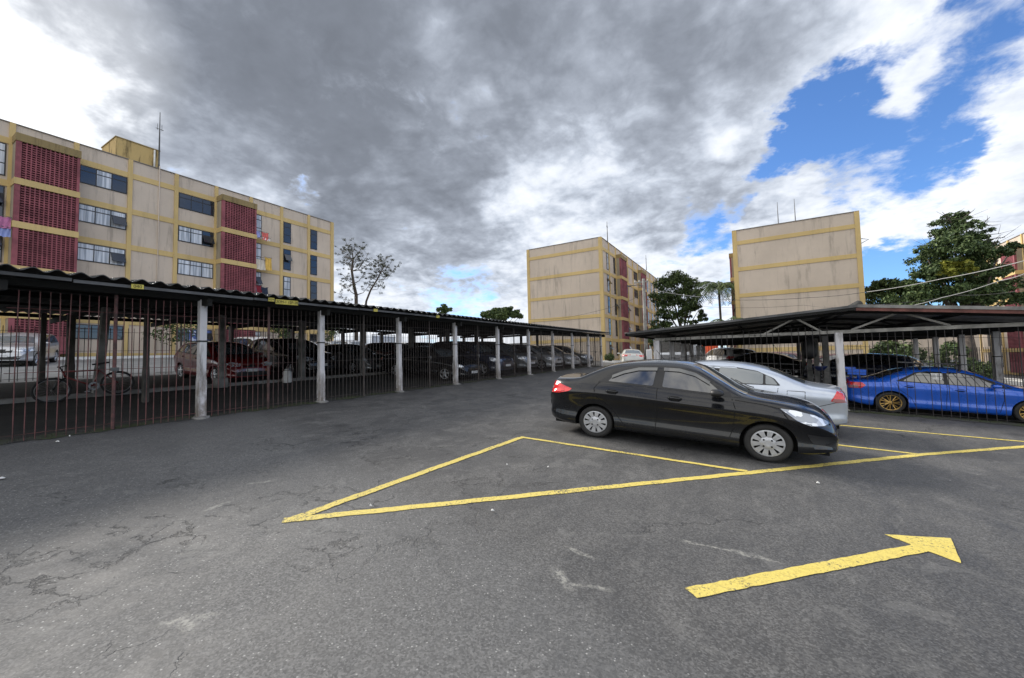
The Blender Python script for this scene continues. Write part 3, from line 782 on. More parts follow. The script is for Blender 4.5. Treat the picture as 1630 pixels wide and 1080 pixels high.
# rounded late-nineties-style four-door saloon (silver car)
SALOON2 = dict(wb=2.62, rw=.30, arch=.345, style='five', tumble=.44, crown=.06,
 top=[(-1.0, .50), (-.99, .66), (-.97, .82), (-.945, .93), (-.91, .985), (-.85, 1.0), (-.66, 1.02), (-.48, 1.045), (-.30, 1.11), (.15, 1.31), (.38, 1.375), (.75, 1.43), (1.15, 1.44), (1.45, 1.42), (1.70, 1.36), (2.45, 1.02), (2.55, .99), (2.9, .93), (3.2, .83), (3.36, .72), (3.42, .60), (3.44, .48)],
 belt=[(-1.0, .46), (-.97, .74), (-.92, .86), (-.6, .93), (0, .95), (.8, .94), (1.6, .92), (2.4, .88), (2.9, .80), (3.2, .70), (3.36, .58), (3.44, .44)],
 width=[(-1.0, .56), (-.985, .66), (-.95, .72), (-.85, .78), (-.5, .835), (0, .855), (1.2, .857), (2.3, .85), (2.8, .83), (3.1, .77), (3.28, .68), (3.38, .58), (3.44, .45)],
 frame=[(.02, .99), (.3, .985), (2.1, .945), (2.35, .95), (1.65, 1.27), (1.3, 1.335), (.8, 1.335), (.40, 1.27), (.12, 1.13)],
 glass=[[(.06, 1.005), (.26, 1.0), (.26, 1.20), (.14, 1.12)], [(.30, 1.0), (1.06, .985), (1.05, 1.315), (.78, 1.31), (.42, 1.26), (.30, 1.215)],
        [(1.15, .98), (2.03, .96), (2.1, .99), (1.62, 1.24), (1.30, 1.31), (1.14, 1.315)]],
 panel_lines=[[(1.10, .93), (1.10, .24)], [(2.12, .90), (2.15, .6), (2.08, .24), (.5, .24), (.38, .5), (.08, .75), (.06, .94)], [(-.35, .90), (-.08, .90), (-.08, .74), (-.35, .74), (-.35, .90)], [(-.97, .74), (-.80, .72), (-.55, .62), (-.40, .48)]],
 handles=[(.30, .83), (1.35, .82)], mirror=(2.0, .92),
 side_lamps=[([(-.95, .965), (-.83, .975), (-.72, .74), (-.80, .72), (-.97, .735)], 't', 'tail_lamp'), ([(-.92, .79), (-.765, .795), (-.735, .735), (-.80, .725), (-.95, .735)], 'w', 'reversing_lamp'),
   ([(3.0, .78), (3.3, .70), (3.36, .62), (3.2, .60), (3.02, .66)], 'h', 'headlamp')],
 screen=[(1.76, -.50), (2.40, -.66), (2.46, 0), (2.40, .66), (1.76, .50), (1.72, 0)],
 rear_screen=[(.18, -.50), (-.36, -.60), (-.42, 0), (-.36, .60), (.18, .50), (.22, 0)],
 front=[([(-.30, .62), (.30, .62), (.26, .54), (-.26, .54)], 'k', 'grille'), ([(-.20, .44), (.20, .44), (.20, .33), (-.20, .33)], 'n', 'number_plate')],
 rear_pairs=[([(.42, .94), (.66, .93), (.68, .76), (.44, .78)], 't', 'tail_lamp')],
 rear=[([(-.20, .84), (.20, .84), (.20, .73), (-.20, .73)], 'n', 'number_plate')])

SPORT = dict(SALOON2); SPORT.update(wb=2.525, rw=.315, arch=.355, style='multi',
 top=[(-.93, .50), (-.92, .66), (-.90, .82), (-.87, .92), (-.82, .965), (-.60, .985), (-.38, 1.01), (-.20, 1.07), (.25, 1.29), (.50, 1.365), (.80, 1.405), (1.15, 1.42), (1.40, 1.405), (1.62, 1.34), (2.25, 1.03), (2.38, .99), (2.75, .94), (3.05, .86), (3.24, .76), (3.34, .64), (3.38, .48)],
 belt=[(-.93, .46), (-.90, .74), (-.85, .84), (-.5, .90), (0, .925), (.8, .91), (1.6, .89), (2.3, .87), (2.8, .80), (3.1, .72), (3.3, .58), (3.38, .44)],
 width=[(-.93, .58), (-.92, .66), (-.88, .73), (-.78, .79), (-.4, .85), (0, .87), (.5, .855), (1.2, .85), (2.0, .855), (2.5, .87), (2.8, .85), (3.05, .78), (3.22, .69), (3.32, .58), (3.38, .47)],
 frame=[(.10, .975), (.35, .955), (2.0, .915), (2.22, .925), (1.62, 1.23), (1.28, 1.315), (.85, 1.315), (.50, 1.25)],
 glass=[[(.22, .985), (1.02, .955), (1.02, 1.295), (.82, 1.29), (.54, 1.23)], [(1.10, .95), (1.93, .93), (1.98, .955), (1.58, 1.20), (1.28, 1.285), (1.10, 1.295)]],
 panel_lines=[[(1.06, .93), (1.06, .24)], [(2.02, .88), (2.05, .6), (1.98, .24), (.5, .24), (.40, .5), (.14, .75), (.10, .94)]],
 handles=[(.36, .83), (1.30, .80)], mirror=(1.88, .90),
 side_lamps=[([(-.87, .87), (-.60, .88), (-.52, .80), (-.62, .70), (-.88, .69)], 't', 'tail_lamp'), ([(-.89, .78), (-.70, .79), (-.66, .71), (-.88, .70)], 'w', 'reversing_lamp'),
   ([(.42, .235), (2.1, .235), (2.1, .255), (.42, .255)], 'p', 'side_skirt')],
 screen=[(1.68, -.50), (2.22, -.64), (2.27, 0), (2.22, .64), (1.68, .50), (1.64, 0)],
 rear_screen=[(.30, -.50), (-.22, -.60), (-.26, 0), (-.22, .60), (.30, .50), (.33, 0)])

HATCH = dict(wb=2.48, rw=.30, arch=.34, style='five', tumble=.34, crown=.06,
 top=[(-.70, .50), (-.69, .70), (-.67, .90), (-.64, 1.05), (-.56, 1.20), (-.42, 1.36), (-.20, 1.47), (.3, 1.52), (.9, 1.53), (1.4, 1.49), (1.65, 1.42), (2.4, 1.04), (2.5, 1.01), (2.85, .94), (3.05, .84), (3.16, .70), (3.21, .56), (3.22, .46)],
 belt=[(-.70, .46), (-.66, .80), (-.58, .93), (0, .99), (1.0, .96), (2.0, .92), (2.5, .89), (2.9, .78), (3.1, .64), (3.2, .50), (3.22, .42)],
 width=[(-.70, .60), (-.69, .68), (-.65, .75), (-.5, .81), (0, .845), (1.2, .85), (2.3, .85), (2.7, .83), (2.95, .76), (3.1, .68), (3.19, .56), (3.22, .45)],
 frame=[(-.38, 1.06), (.2, 1.04), (2.0, .955), (2.25, .965), (1.6, 1.33), (1.2, 1.415), (.4, 1.42), (-.1, 1.36)],
 glass=[[(-.25, 1.09), (.15, 1.07), (.15, 1.37), (-.05, 1.33)], [(.2, 1.07), (.98, 1.03), (.98, 1.40), (.4, 1.40), (.2, 1.385)], [(1.08, 1.02), (1.93, .98), (2.0, 1.0), (1.55, 1.31), (1.25, 1.39), (1.08, 1.40)]],
 panel_lines=[[(1.03, 1.0), (1.03, .25)], [(2.05, .93), (2.08, .6), (2.0, .25), (.5, .25), (.35, .5), (.1, .75), (.1, 1.02)]],
 handles=[(.30, .90), (1.30, .87)], mirror=(1.92, .95),
 side_lamps=[([(-.64, 1.0), (-.50, 1.02), (-.42, .90), (-.50, .78), (-.66, .76)], 't', 'tail_lamp'), ([(2.75, .83), (2.95, .80), (3.10, .70), (3.02, .64), (2.85, .68)], 'h', 'headlamp')],
 front_pairs=[([(.32, .74), (.62, .80), (.70, .72), (.58, .62), (.36, .63)], 'h', 'headlamp')],
 rear_pairs=[([(.50, 1.0), (.68, .98), (.68, .76), (.54, .78)], 't', 'tail_lamp')],
 screen=[(1.72, -.50), (2.34, -.64), (2.40, 0), (2.34, .64), (1.72, .50), (1.68, 0)],
 rear_screen=[(-.28, -.50), (-.56, -.56), (-.60, 0), (-.56, .56), (-.28, .50), (-.24, 0)],
 front=[([(-.30, .70), (.30, .70), (.26, .60), (-.26, .60)], 'k', 'grille'), ([(-.55, .44), (.55, .44), (.48, .28), (-.48, .28)], 'k', 'lower_grille'), ([(-.20, .54), (.20, .54), (.20, .43), (-.20, .43)], 'n', 'number_plate')],
 rear=[([(-.20, .84), (.20, .84), (.20, .73), (-.20, .73)], 'n', 'number_plate')])

SUV = dict(HATCH); SUV.update(wb=2.62, rw=.34, arch=.39, style='five', tumble=.26,
 top=[(-.78, .55), (-.77, .80), (-.75, 1.05), (-.70, 1.25), (-.60, 1.45), (-.45, 1.60), (-.1, 1.67), (.6, 1.69), (1.2, 1.68), (1.6, 1.60), (1.8, 1.52), (2.4, 1.16), (2.5, 1.13), (2.95, 1.07), (3.25, .98), (3.38, .85), (3.43, .68), (3.45, .52)],
 belt=[(-.78, .50), (-.74, .95), (-.6, 1.06), (0, 1.08), (1.5, 1.05), (2.4, 1.02), (2.9, .94), (3.2, .84), (3.38, .66), (3.45, .46)],
 width=[(-.78, .66), (-.76, .76), (-.70, .83), (-.4, .88), (0, .90), (2.3, .90), (2.9, .88), (3.15, .80), (3.32, .68), (3.42, .56), (3.45, .48)],
 sill=[(-.78, .36), (-.4, .28), (3.0, .27), (3.45, .32)],
 frame=[(-.48, 1.14), (.3, 1.13), (2.0, 1.08), (2.25, 1.09), (1.65, 1.48), (1.3, 1.56), (.3, 1.57), (-.25, 1.53)],
 glass=[[(-.36, 1.16), (.2, 1.15), (.2, 1.53), (-.2, 1.50)], [(.28, 1.15), (1.05, 1.13), (1.05, 1.54), (.28, 1.54)], [(1.13, 1.13), (1.95, 1.10), (2.02, 1.12), (1.60, 1.45), (1.28, 1.53), (1.13, 1.54)]],
 panel_lines=[[(1.09, 1.1), (1.09, .33)], [(2.05, 1.05), (2.1, .7), (2.05, .33), (.55, .33), (.40, .6), (.24, .8), (.24, 1.1)]],
 handles=[(.38, 1.0), (1.38, .98)], mirror=(1.93, 1.07),
 side_lamps=[([(-.73, 1.12), (-.60, 1.14), (-.50, 1.02), (-.58, .86), (-.75, .84)], 't', 'tail_lamp'), ([(2.98, .96), (3.18, .92), (3.32, .82), (3.22, .76), (3.05, .80)], 'h', 'headlamp')],
 front_pairs=[([(.38, .86), (.66, .92), (.76, .84), (.64, .74), (.42, .75)], 'h', 'headlamp')],
 rear_pairs=[([(.56, 1.12), (.76, 1.10), (.76, .86), (.60, .88)], 't', 'tail_lamp')],
 screen=[(1.86, -.56), (2.34, -.68), (2.40, 0), (2.34, .68), (1.86, .56), (1.83, 0)],
 rear_screen=[(-.52, -.56), (-.68, -.60), (-.71, 0), (-.68, .60), (-.52, .56), (-.50, 0)],
 front=[([(-.34, .86), (.34, .86), (.30, .68), (-.30, .68)], 'k', 'grille'), ([(-.60, .52), (.60, .52), (.52, .36), (-.52, .36)], 'k', 'lower_grille'), ([(-.20, .60), (.20, .60), (.20, .49), (-.20, .49)], 'n', 'number_plate')],
 rear=[([(-.20, .90), (.20, .90), (.20, .79), (-.20, .79)], 'n', 'number_plate')])

# ------------------------------------------------------------ ground and sheets
def sheet(name, x0, x1, y0, y1, off, mt, nx=2, ny=2, extra_x=(), extra_y=(), kind='structure', edge=0.0):
    xs = sorted(set(list(np.linspace(x0, x1, nx)) + [v for v in (-40, 22) if x0 < v < x1] + list(extra_x)))
    ys = sorted(set(list(np.linspace(y0, y1, ny)) + [v for v in (-30, 24) if y0 < v < y1] + list(extra_y)))
    v = []
    for yy in ys:
        for i, xx in enumerate(xs):
            e = 0
            if edge and i in (0, len(xs) - 1): e = (random.random() - .5) * edge
            v.append((xx + e, yy, gz(xx + e, yy) + off))
    nx_ = len(xs)
    f = [(j * nx_ + i, j * nx_ + i + 1, (j + 1) * nx_ + i + 1, (j + 1) * nx_ + i) for j in range(len(ys) - 1) for i in range(nx_ - 1)]
    m = MB(); m.add(v, f); o = m.build(name, mt); tag(o, kind=kind); return o
sheet('ground', -900, 900, -300, 1500, 0.0, m_asphalt, 5, 5)
sheet('street', -33.0, -19.55, -12, 60, .004, m_street, 3, 5)
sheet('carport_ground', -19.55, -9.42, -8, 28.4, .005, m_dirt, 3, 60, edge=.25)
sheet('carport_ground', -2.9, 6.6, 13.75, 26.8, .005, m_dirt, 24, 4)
sheet('street', -2.9, 13.5, 27.0, 39.6, .004, m_street, 3, 3)
sheet('street', 6.7, 13.5, 14, 27.0, .004, m_street, 3, 3)
# mossy edge strips at the foot of the fences
def wobble_strip(name, A, B, w, off, mt, amp=.10, n=80):
    v = []; f = []
    dx, dy = B[0] - A[0], B[1] - A[1]; L = math.hypot(dx, dy); ux, uy = dx / L, dy / L
    for i in range(n + 1):
        t = i / n; cx, cy = A[0] + dx * t, A[1] + dy * t
        for s in (-1, 1):
            ww = w / 2 + (random.random() - .5) * amp
            x_, y_ = cx - uy * ww * s, cy + ux * ww * s
            v.append((x_, y_, gz(x_, y_) + off))
    f = [(2 * i, 2 * i + 1, 2 * i + 3, 2 * i + 2) for i in range(n)]
    m = MB(); m.add(v, f); return tag(m.build(name, mt), kind='structure')
wobble_strip('verge', (-9.40, -8), (-9.35, 29), .34, .010, m_moss, .16, 200)
wobble_strip('verge', (-3.2, 13.45), (12, 13.45), .46, .010, m_moss, .16, 120)

# ------------------------------------------------------------ painted markings
def stripe(pts, w, name='road_marking', off=.005, jag=.010, step=.035):
    v = []; rows = 0
    for (a, c) in zip(pts[:-1], pts[1:]):
        L = math.dist(a, c); n = max(2, int(L / step)); ux, uy = (c[0] - a[0]) / L, (c[1] - a[1]) / L
        for i in range(n + 1):
            t = i / n; x_, y_ = a[0] + (c[0] - a[0]) * t, a[1] + (c[1] - a[1]) * t
            wob = .004 * math.sin(i * .35 + a[0]) 
            for s in (-1, 1):
                ww = s * w / 2 + wob + (random.random() - .5) * jag
                px, py = x_ - uy * ww, y_ + ux * ww
                v.append((px, py, gz(px, py) + off))
            rows += 1
    f = [(2 * i, 2 * i + 1, 2 * i + 3, 2 * i + 2) for i in range(rows - 1)]
    m = MB(); m.add(v, f); return tag(m.build(name, m_yellowpaint), kind='structure')
stripe([(-3.665, 2.14), (-1.9, 4.16), (-.15, 6.15), (2.08, 8.72), (3.75, 10.47), (5.6, 12.5)], .105)
stripe([(-3.62, 2.20), (-3.55, 4.1), (-3.47, 6.03)], .10, off=.0062)
stripe([(-3.50, 6.07), (-1.8, 6.11), (-.2, 6.16)], .085, off=.0074)
stripe([(-3.4, 8.55), (-.6, 8.62), (2.02, 8.70)], .085, off=.0062)
stripe([(-3.3, 10.75), (1.39, 10.85), (4.05, 11.05)], .085, off=.0062)
# direction arrow
ar = [yard(*p)[:2] for p in [(1089.3, 937.4), (1109.6, 953.3), (1478, 878.9), (1530, 897.8), (1513.3, 857.8), (1407.8, 851.5), (1450.4, 868.1)]]
pp = []
for i in range(len(ar)):
    a, c = ar[i], ar[(i + 1) % len(ar)]; n = max(1, int(math.dist(a, c) / .05))
    for k in range(n):
        t = k / n; j = .005 if k else 0
        pp.append((a[0] + (c[0] - a[0]) * t + random.uniform(-j, j), a[1] + (c[1] - a[1]) * t + random.uniform(-j, j)))
m = MB(); m.add([(x_, y_, gz(x_, y_) + .005) for x_, y_ in pp], [tuple(range(len(pp)))])
tag(m.build('road_marking', m_yellowpaint), kind='structure')

# small bits lying about
m_litter = mat('pale_litter', (.62, .62, .60), .8)
def litter(px, py, s, label):
    P = yard(px, py); m = MB(); n = 9; v = []
    for k in range(n):
        a = 2 * math.pi * k / n; r = s * (.6 + .5 * random.random())
        v.append((P[0] + r * math.cos(a), P[1] + r * .7 * math.sin(a), gz(P[0], P[1]) + .012 + .012 * random.random()))
    v.append((P[0], P[1], gz(P[0], P[1]) + .035))
    m.add(v, [(k, (k + 1) % n, n) for k in range(n)])
    tag(m.build('litter_scrap', m_litter), label, 'litter', 'pale scraps lying on the asphalt')
litter(3, 764, .05, 'crumpled white paper scrap at the left edge of the asphalt')
litter(873, 746, .018, 'tiny pale scrap inside the yellow triangle, nearer its right side')
litter(807, 742, .012, 'tiny pale speck inside the yellow triangle, nearer its left side')
litter(784, 816, .022, 'pale scrap on the asphalt just below the long yellow line')
litter(590, 808, .018, 'small white scrap beside the sharp left corner of the yellow triangle')
litter(92, 705, .03, 'white scrap at the foot of the left fence')
litter(111, 696, .02, 'smaller white scrap close under the red bars of the left fence')
litter(1302, 771, .022, 'white scrap below the long yellow line in front of the black car')

# ------------------------------------------------------------ apartment blocks
def block(label, T, L, depth, z0, zb, ztop, bays, bay_w, boxd, end_near, levels, u0=0.0, back=True, name='apartment_building', curt_seed=1, flip=False):
    """T(u, n, z): u along the long front, n outwards. z0 ground; zb list of band tops; bays from u0"""
    rs = random.Random(curt_seed)
    root = empty(name, T(u0, 0, z0)); tag(root, label, 'apartment block', 'pale yellow banded apartment blocks')
    ox, oy, oz = root.location
    def TT(u, n, z):
        p = T(u, n, z); return (p[0] - ox, p[1] - oy, p[2] - oz)
    def mk(boxes, nm, mt, parent=None):
        m = MB()
        for bxx in boxes: m.box(*bxx, T=TT)
        o = m.build(nm, mt, parent or root)
        bm = bmesh.new(); bm.from_mesh(o.data); bmesh.ops.recalc_face_normals(bm, faces=bm.faces); bm.to_mesh(o.data); bm.free()
        return o
    u1 = u0 + L
    mk([(u0, u1, -depth, 0, z0 - 1.2, ztop)], 'wall', m_wall)
    mk([(u0 - .06, u1 + .06, -depth - .06, .06, ztop, ztop + .05)], 'parapet_cap', m_roofslab)
    bh = .34
    for z in zb:
        mk([(u0 + .24, u1 - .24, 0, .05, z - bh, z)], 'floor_band', m_band)
        for (ua, ub) in ((u0 - .05, u0), (u1, u1 + .05)):
            mk([(ua, ub, -depth + .26, -.26, z - bh, z)], 'floor_band', m_band)
    mk([(u0 + .24, u1 - .24, 0, .045, z0 - .6, z0 + .34)], 'plinth_band', m_band)
    # corner and bay pilasters
    nb_ = len(bays)
    for i in range(nb_ + 1):
        u = u0 + i * bay_w
        if i in (0, nb_): continue
        mk([(u - .11, u + .11, 0, .085, z0 - .6, ztop + .03)], 'pilaster', m_band)
    for (ua, ub) in ((u0 - .062, u0 + .24), (u1 - .24, u1 + .062)):
        mk([(ua, ub, -.26, .088, z0 - .6, ztop + .02)], 'pilaster', m_band)
        mk([(ua, ub, -depth - .06, -depth + .26, z0 - .6, ztop + .02)], 'pilaster', m_band)
    floors = sorted(zb, reverse=True) + [None]
    def window(ua, ub, za, zc, panes, curt, awn=None):
        fr = mk([(ua, ub, .0, .035, za, zc)], 'window', m_frame)
        t = .055; w = (ub - ua - t) / panes
        zt_ = zc - .30 * (zc - za) if panes > 1 else zc - .24 * (zc - za)
        zs_ = za + .38 * (zc - za)
        for k in range(panes):
            a = ua + t + k * w; b2 = a + w - t
            g = curt if rs.random() < .75 else ('g' if rs.random() < .7 else 'c')
            mt = {'g': m_glass, 'c': m_curtain, 'b': m_bluecurt}[g]
            bxs = [(a, b2, .035, .041, zt_ + .03, zc - t)]
            if panes > 1: bxs.append((a, b2, .035, .041, za + t, zt_ - .03))
            else: bxs += [(a, b2, .035, .041, zs_ + .03, zt_ - .03), (a, b2, .035, .041, za + t, zs_ - .03)]
            mk(bxs, 'pane', mt, fr)
        if awn:
            # an open sash swung out from its top edge
            a, b2 = (ub - w + t * .5, ub - t) if panes > 1 else (ua + t, ub - t)
            h = (zt_ - za - t) * (.9 if panes > 1 else .5)
            m = MB(); zt2 = zt_ - .02
            n1 = .05 + h * .5; zq = zt2 - h * .85
            v = [TT(a, .05, zt2), TT(b2, .05, zt2), TT(b2, n1, zq), TT(a, n1, zq), TT(a, .07, zt2), TT(b2, .07, zt2), TT(b2, n1 + .02, zq), TT(a, n1 + .02, zq)]
            m.add(v, [(0, 1, 2, 3), (7, 6, 5, 4), (0, 4, 5, 1), (2, 6, 7, 3), (1, 5, 6, 2), (0, 3, 7, 4)], 0)
            s = m.build('open_sash', m_glass, fr)
            m = MB()
            for (p, r) in ((v[0], v[3]), (v[1], v[2]), (v[3], v[2])): m.tube([p, r], .018, 4)
            m.tube([v[2], TT(b2, .04, zq + .1)], .012, 4)
            m.build('sash_frame', m_frame, fr)
    for i, bt in enumerate(bays):
        ua = u0 + i * bay_w + .12; ub = u0 + (i + 1) * bay_w - .12
        for li, z in enumerate(sorted(zb, reverse=True)):
            zfl = z - bh                     # storey below this band
            key = bt[0]
            if key == 'W':
                c = bt[1][li % len(bt[1])]
                if li == len(zb) - 1: zc, za = zfl - .08, zfl - .95
                else: zc, za = zfl - .03, zfl - 1.10
                window(ua + .02, ub - .02, za, zc, 3, c, awn=(rs.random() < .45))
            elif key == 'N':
                c = bt[1][li % len(bt[1])]
                if bt[2] > 0: a2, b2 = ub - .70, ub - .06
                else: a2, b2 = ua + .06, ua + .70
                window(a2, b2, zfl - 1.78 if li < len(zb) - 1 else zfl - 1.5, zfl - .03, 1, c, awn=(rs.random() < .4))
        if bt[0] == 'C':
            d = boxd; A, Bq = ua - .10, ub + .10
            zs_ = sorted(zb, reverse=True)
            zt0 = zs_[0] + .10
            mk([(A - .03, Bq + .03, .087, d + .04, zt0 - .42, zt0)], 'lattice_cap', m_cap)
            for li, z in enumerate(zs_):
                zfl = z - bh; zn = zs_[li + 1] if li + 1 < len(zs_) else z0 + .25
                top_ = zt0 - .42 if li == 0 else zfl
                lowz = zn
                if li > 0: mk([(A - .03, Bq + .03, .087, d + .03, zfl, z)], 'lattice_band', m_band)
                # side cheeks and corner uprights
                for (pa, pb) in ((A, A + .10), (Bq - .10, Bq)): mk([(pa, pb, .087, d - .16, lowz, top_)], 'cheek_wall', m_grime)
                for (pa, pb) in ((A, A + .20), (Bq - .12, Bq)): mk([(pa, pb, d - .16, d, lowz, top_)], 'lattice_frame', m_pink)
                lz = lowz
                if li == len(zs_) - 1:
                    lz = lowz + .95; mk([(A + .20, Bq - .12, d - .10, d - .01, lowz, lz)], 'solid_panel', m_pink)
                # lattice: uprights, staggered cross slats over a deep dark back
                m = MB(); a3, b3 = A + .20, Bq - .12; nc = 12; nr = max(6, int((top_ - lz) / .125))
                for k in range(1, nc):
                    uu = a3 + (b3 - a3) * k / nc; m.box(uu - .023, uu + .023, d - .07, d - .010, lz, top_, T=TT)
                for k in range(nc):
                    w0, w1 = a3 + (b3 - a3) * k / nc, a3 + (b3 - a3) * (k + 1) / nc
                    for r in range(nr + 1):
                        zz = lz + (top_ - lz) * (r + (.06 if k % 2 else 0)) / nr
                        if zz > top_ - .01: continue
                        m.box(w0 + .023, w1 - .023, d - .065, d - .016, zz - .024, zz + .024, T=TT)
                o = m.build('lattice', m_pink, root)
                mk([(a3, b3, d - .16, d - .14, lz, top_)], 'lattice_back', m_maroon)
    return root, mk, TT

LV = [12.58, 10.26, 7.94, 5.60, 3.17]
BW = 2.44
# left block: front faces +x at x = -34
Tl = lambda u, n, z: (-34 + n, u, z)
N_ = lambda s, c: ('N', c, s)
bl = [N_(1, 'gcgg'), N_(1, 'cgcg'), N_(1, 'cgcc'), ('C',), ('W', 'gccb'), ('B',), ('W', 'gccbb'), ('C',), N_(-1, 'cccc'), N_(-1, 'gccc'), N_(-1, 'gccg')]
u0l = 24.44 - 11 * BW
rootL, mkL, TTL = block('long apartment block on the left with red lattice bays and a roof tank box', Tl, 11 * BW, 8.6, .72, LV, 13.42, bl, BW, .9, True, 5, u0l, curt_seed=5)
# roof tank house, pipes and mast of the left block
m = MB(); m.box(9.34, 11.6, -3.6, -1.0, 13.45, 15.06, T=TTL)
o = m.build('water_tank_house', m_tank, rootL)
m = MB(); m.box(9.30, 11.64, -3.64, -.96, 15.06, 15.13, T=TTL); m.build('tank_house_lid', m_cap, rootL)
m = MB(); m.tube([TTL(11.28, .07, .8), TTL(11.28, .07, 13.6), TTL(11.28, -1.0, 13.65)], .028, 8); m.build('drain_pipe', m_wall, rootL, True)
m = MB(); m.tube([TTL(11.3, -.90, 13.4), TTL(11.3, -.90, 15.0)], .05, 8); m.build('vent_pipe', m_white, rootL, True)
def mast_px(root, TT, T, px, py, u, z0):
    P = at(px, py, 1, u); n = T(0, 0, 0)[0] - P[0] if T(0, 1, 0)[0] < T(0, 0, 0)[0] else P[0] - T(0, 0, 0)[0]
    mast(root, TT, u, float(n), z0, float(P[2]))
def mast(root, TT, u, n, z0, z1, lab=None):
    m = MB(); m.tube([TT(u, n, z0), TT(u, n, z0 + (z1 - z0) * .55), TT(u, n, z1)], [.055, .04, .02], 6)
    m.tube([TT(u - .22, n, z0 + (z1 - z0) * .72), TT(u + .22, n, z0 + (z1 - z0) * .72)], .02, 4)
    for k in (-.12, .12): m.tube([TT(u + k, n, z0 + (z1 - z0) * .70), TT(u + k, n, z0 + (z1 - z0) * .80)], .014, 4)
    return m.build('roof_mast', m_gutter, root)
mast(rootL, TTL, 11.45, -.6, 13.4, 17.65)
# middle block
zo = -.98
Tm = lambda u, n, z: (-13.4 + n, u, z)
bm_ = [N_(1, 'gcgg'), N_(1, 'gggg'), ('C',), ('W', 'gggg'), ('B',), ('W', 'gggg'), ('C',), N_(-1, 'gggg'), N_(-1, 'gggg'), N_(-1, 'gcgg'), N_(-1, 'gggg')]
rootM, mkM, TTM = block('middle apartment block with a blank banded end wall, beyond the end of the left carport', Tm, 11 * BW, 8.6, -.32, [z + zo for z in LV], 12.5, bm_, BW, .6, True, 5, 40.7, curt_seed=9)
mast_px(rootM, TTM, Tm, 966, 353, 42.6, 12.4); mast_px(rootM, TTM, Tm, 1028, 406, 59.5, 12.4)
# right block: its long front faces -x
zo2 = -2.53
Tr = lambda u, n, z: (-1.49 - n, u, z)
rootR, mkR, TTR = block('apartment block at right with a tall blank banded end wall, behind the right carport', Tr, 11 * BW, 8.6, -1.75, [z + zo2 for z in LV], 11.0, bm_, BW, .6, True, 5, 41.0, curt_seed=12)
mast_px(rootR, TTR, Tr, 1237, 322, 46, 11); mast_px(rootR, TTR, Tr, 1264, 317, 46, 11)
# small iron bracket on its right corner
m = MB(); m.tube([TTR(41.2, -8.66, 8.9), TTR(41.2, -9.15, 8.75), TTR(41.2, -8.66, 8.5)], .03, 4); m.build('iron_bracket', m_frame, rootR)
m = MB(); m.lathe([(.001, 0), (.16, .03), (.17, .10), (.001, .16)], 14, lambda a, h_, c: TTR(40.95 - h_ - .05, -.75 + a, 1.35 + c * .5)); m.build('wall_lamp', m_gutter, rootR, True)
# far right block, partly behind the big tree
Tf = lambda u, n, z: (21 - n, u, z)
bf = [N_(-1, 'gggg'), N_(-1, 'gggg'), ('W', 'gggg'), ('C',), ('W', 'gggg'), ('B',), ('W', 'gggg'), ('C',), N_(-1, 'gggg'), N_(-1, 'gggg'), N_(-1, 'gggg')]
zo3 = -3.05
rootF, mkF, TTF = block('apartment block at the far right edge, half hidden behind the tall tree', Tf, 11 * BW, 8.6, -2.4, [z + zo3 for z in LV], 10.45, bf, BW, .6, True, 5, 38.6, curt_seed=21)
# low kerbs
def kerb(name, x0, x1, y0, y1, h, mt=m_white, n=6):
    m = MB()
    for i in range(n):
        if abs(x1 - x0) > abs(y1 - y0): a, c, d, e = x0 + (x1 - x0) * i / n, x0 + (x1 - x0) * (i + 1) / n, y0, y1
        else: a, c, d, e = x0, x1, y0 + (y1 - y0) * i / n, y0 + (y1 - y0) * (i + 1) / n
        v = []
        for zz in (-.3, h):
            for (px, py) in ((a, d), (c, d), (c, e), (a, e)): v.append((px, py, gz(px, py) + zz))
        m.add(v, [(0, 3, 2, 1), (4, 5, 6, 7), (0, 1, 5, 4), (1, 2, 6, 5), (2, 3, 7, 6), (3, 0, 4, 7)])
    return tag(m.build(name, mt), kind='structure')
kerb('kerb', -33.0, -32.82, -10, 34, .15)
sheet('pavement', -33.9, -33.0, -10, 34, .12, m_street, 2, 3)
kerb('kerb', -12.3, -4.6, 37.0, 37.2, .13, n=4)
kerb('kerb', -12.6, -12.3, 37.0, 60, .13, n=4)
kerb('kerb', -2.9, 13, 39.6, 39.8, .14, n=5)
kerb('kerb', 13.5, 13.7, 16, 60, .16, n=6)
kerb('carport_kerb', -14.32, -14.12, -4, 28, .10, m_concrete, 8)

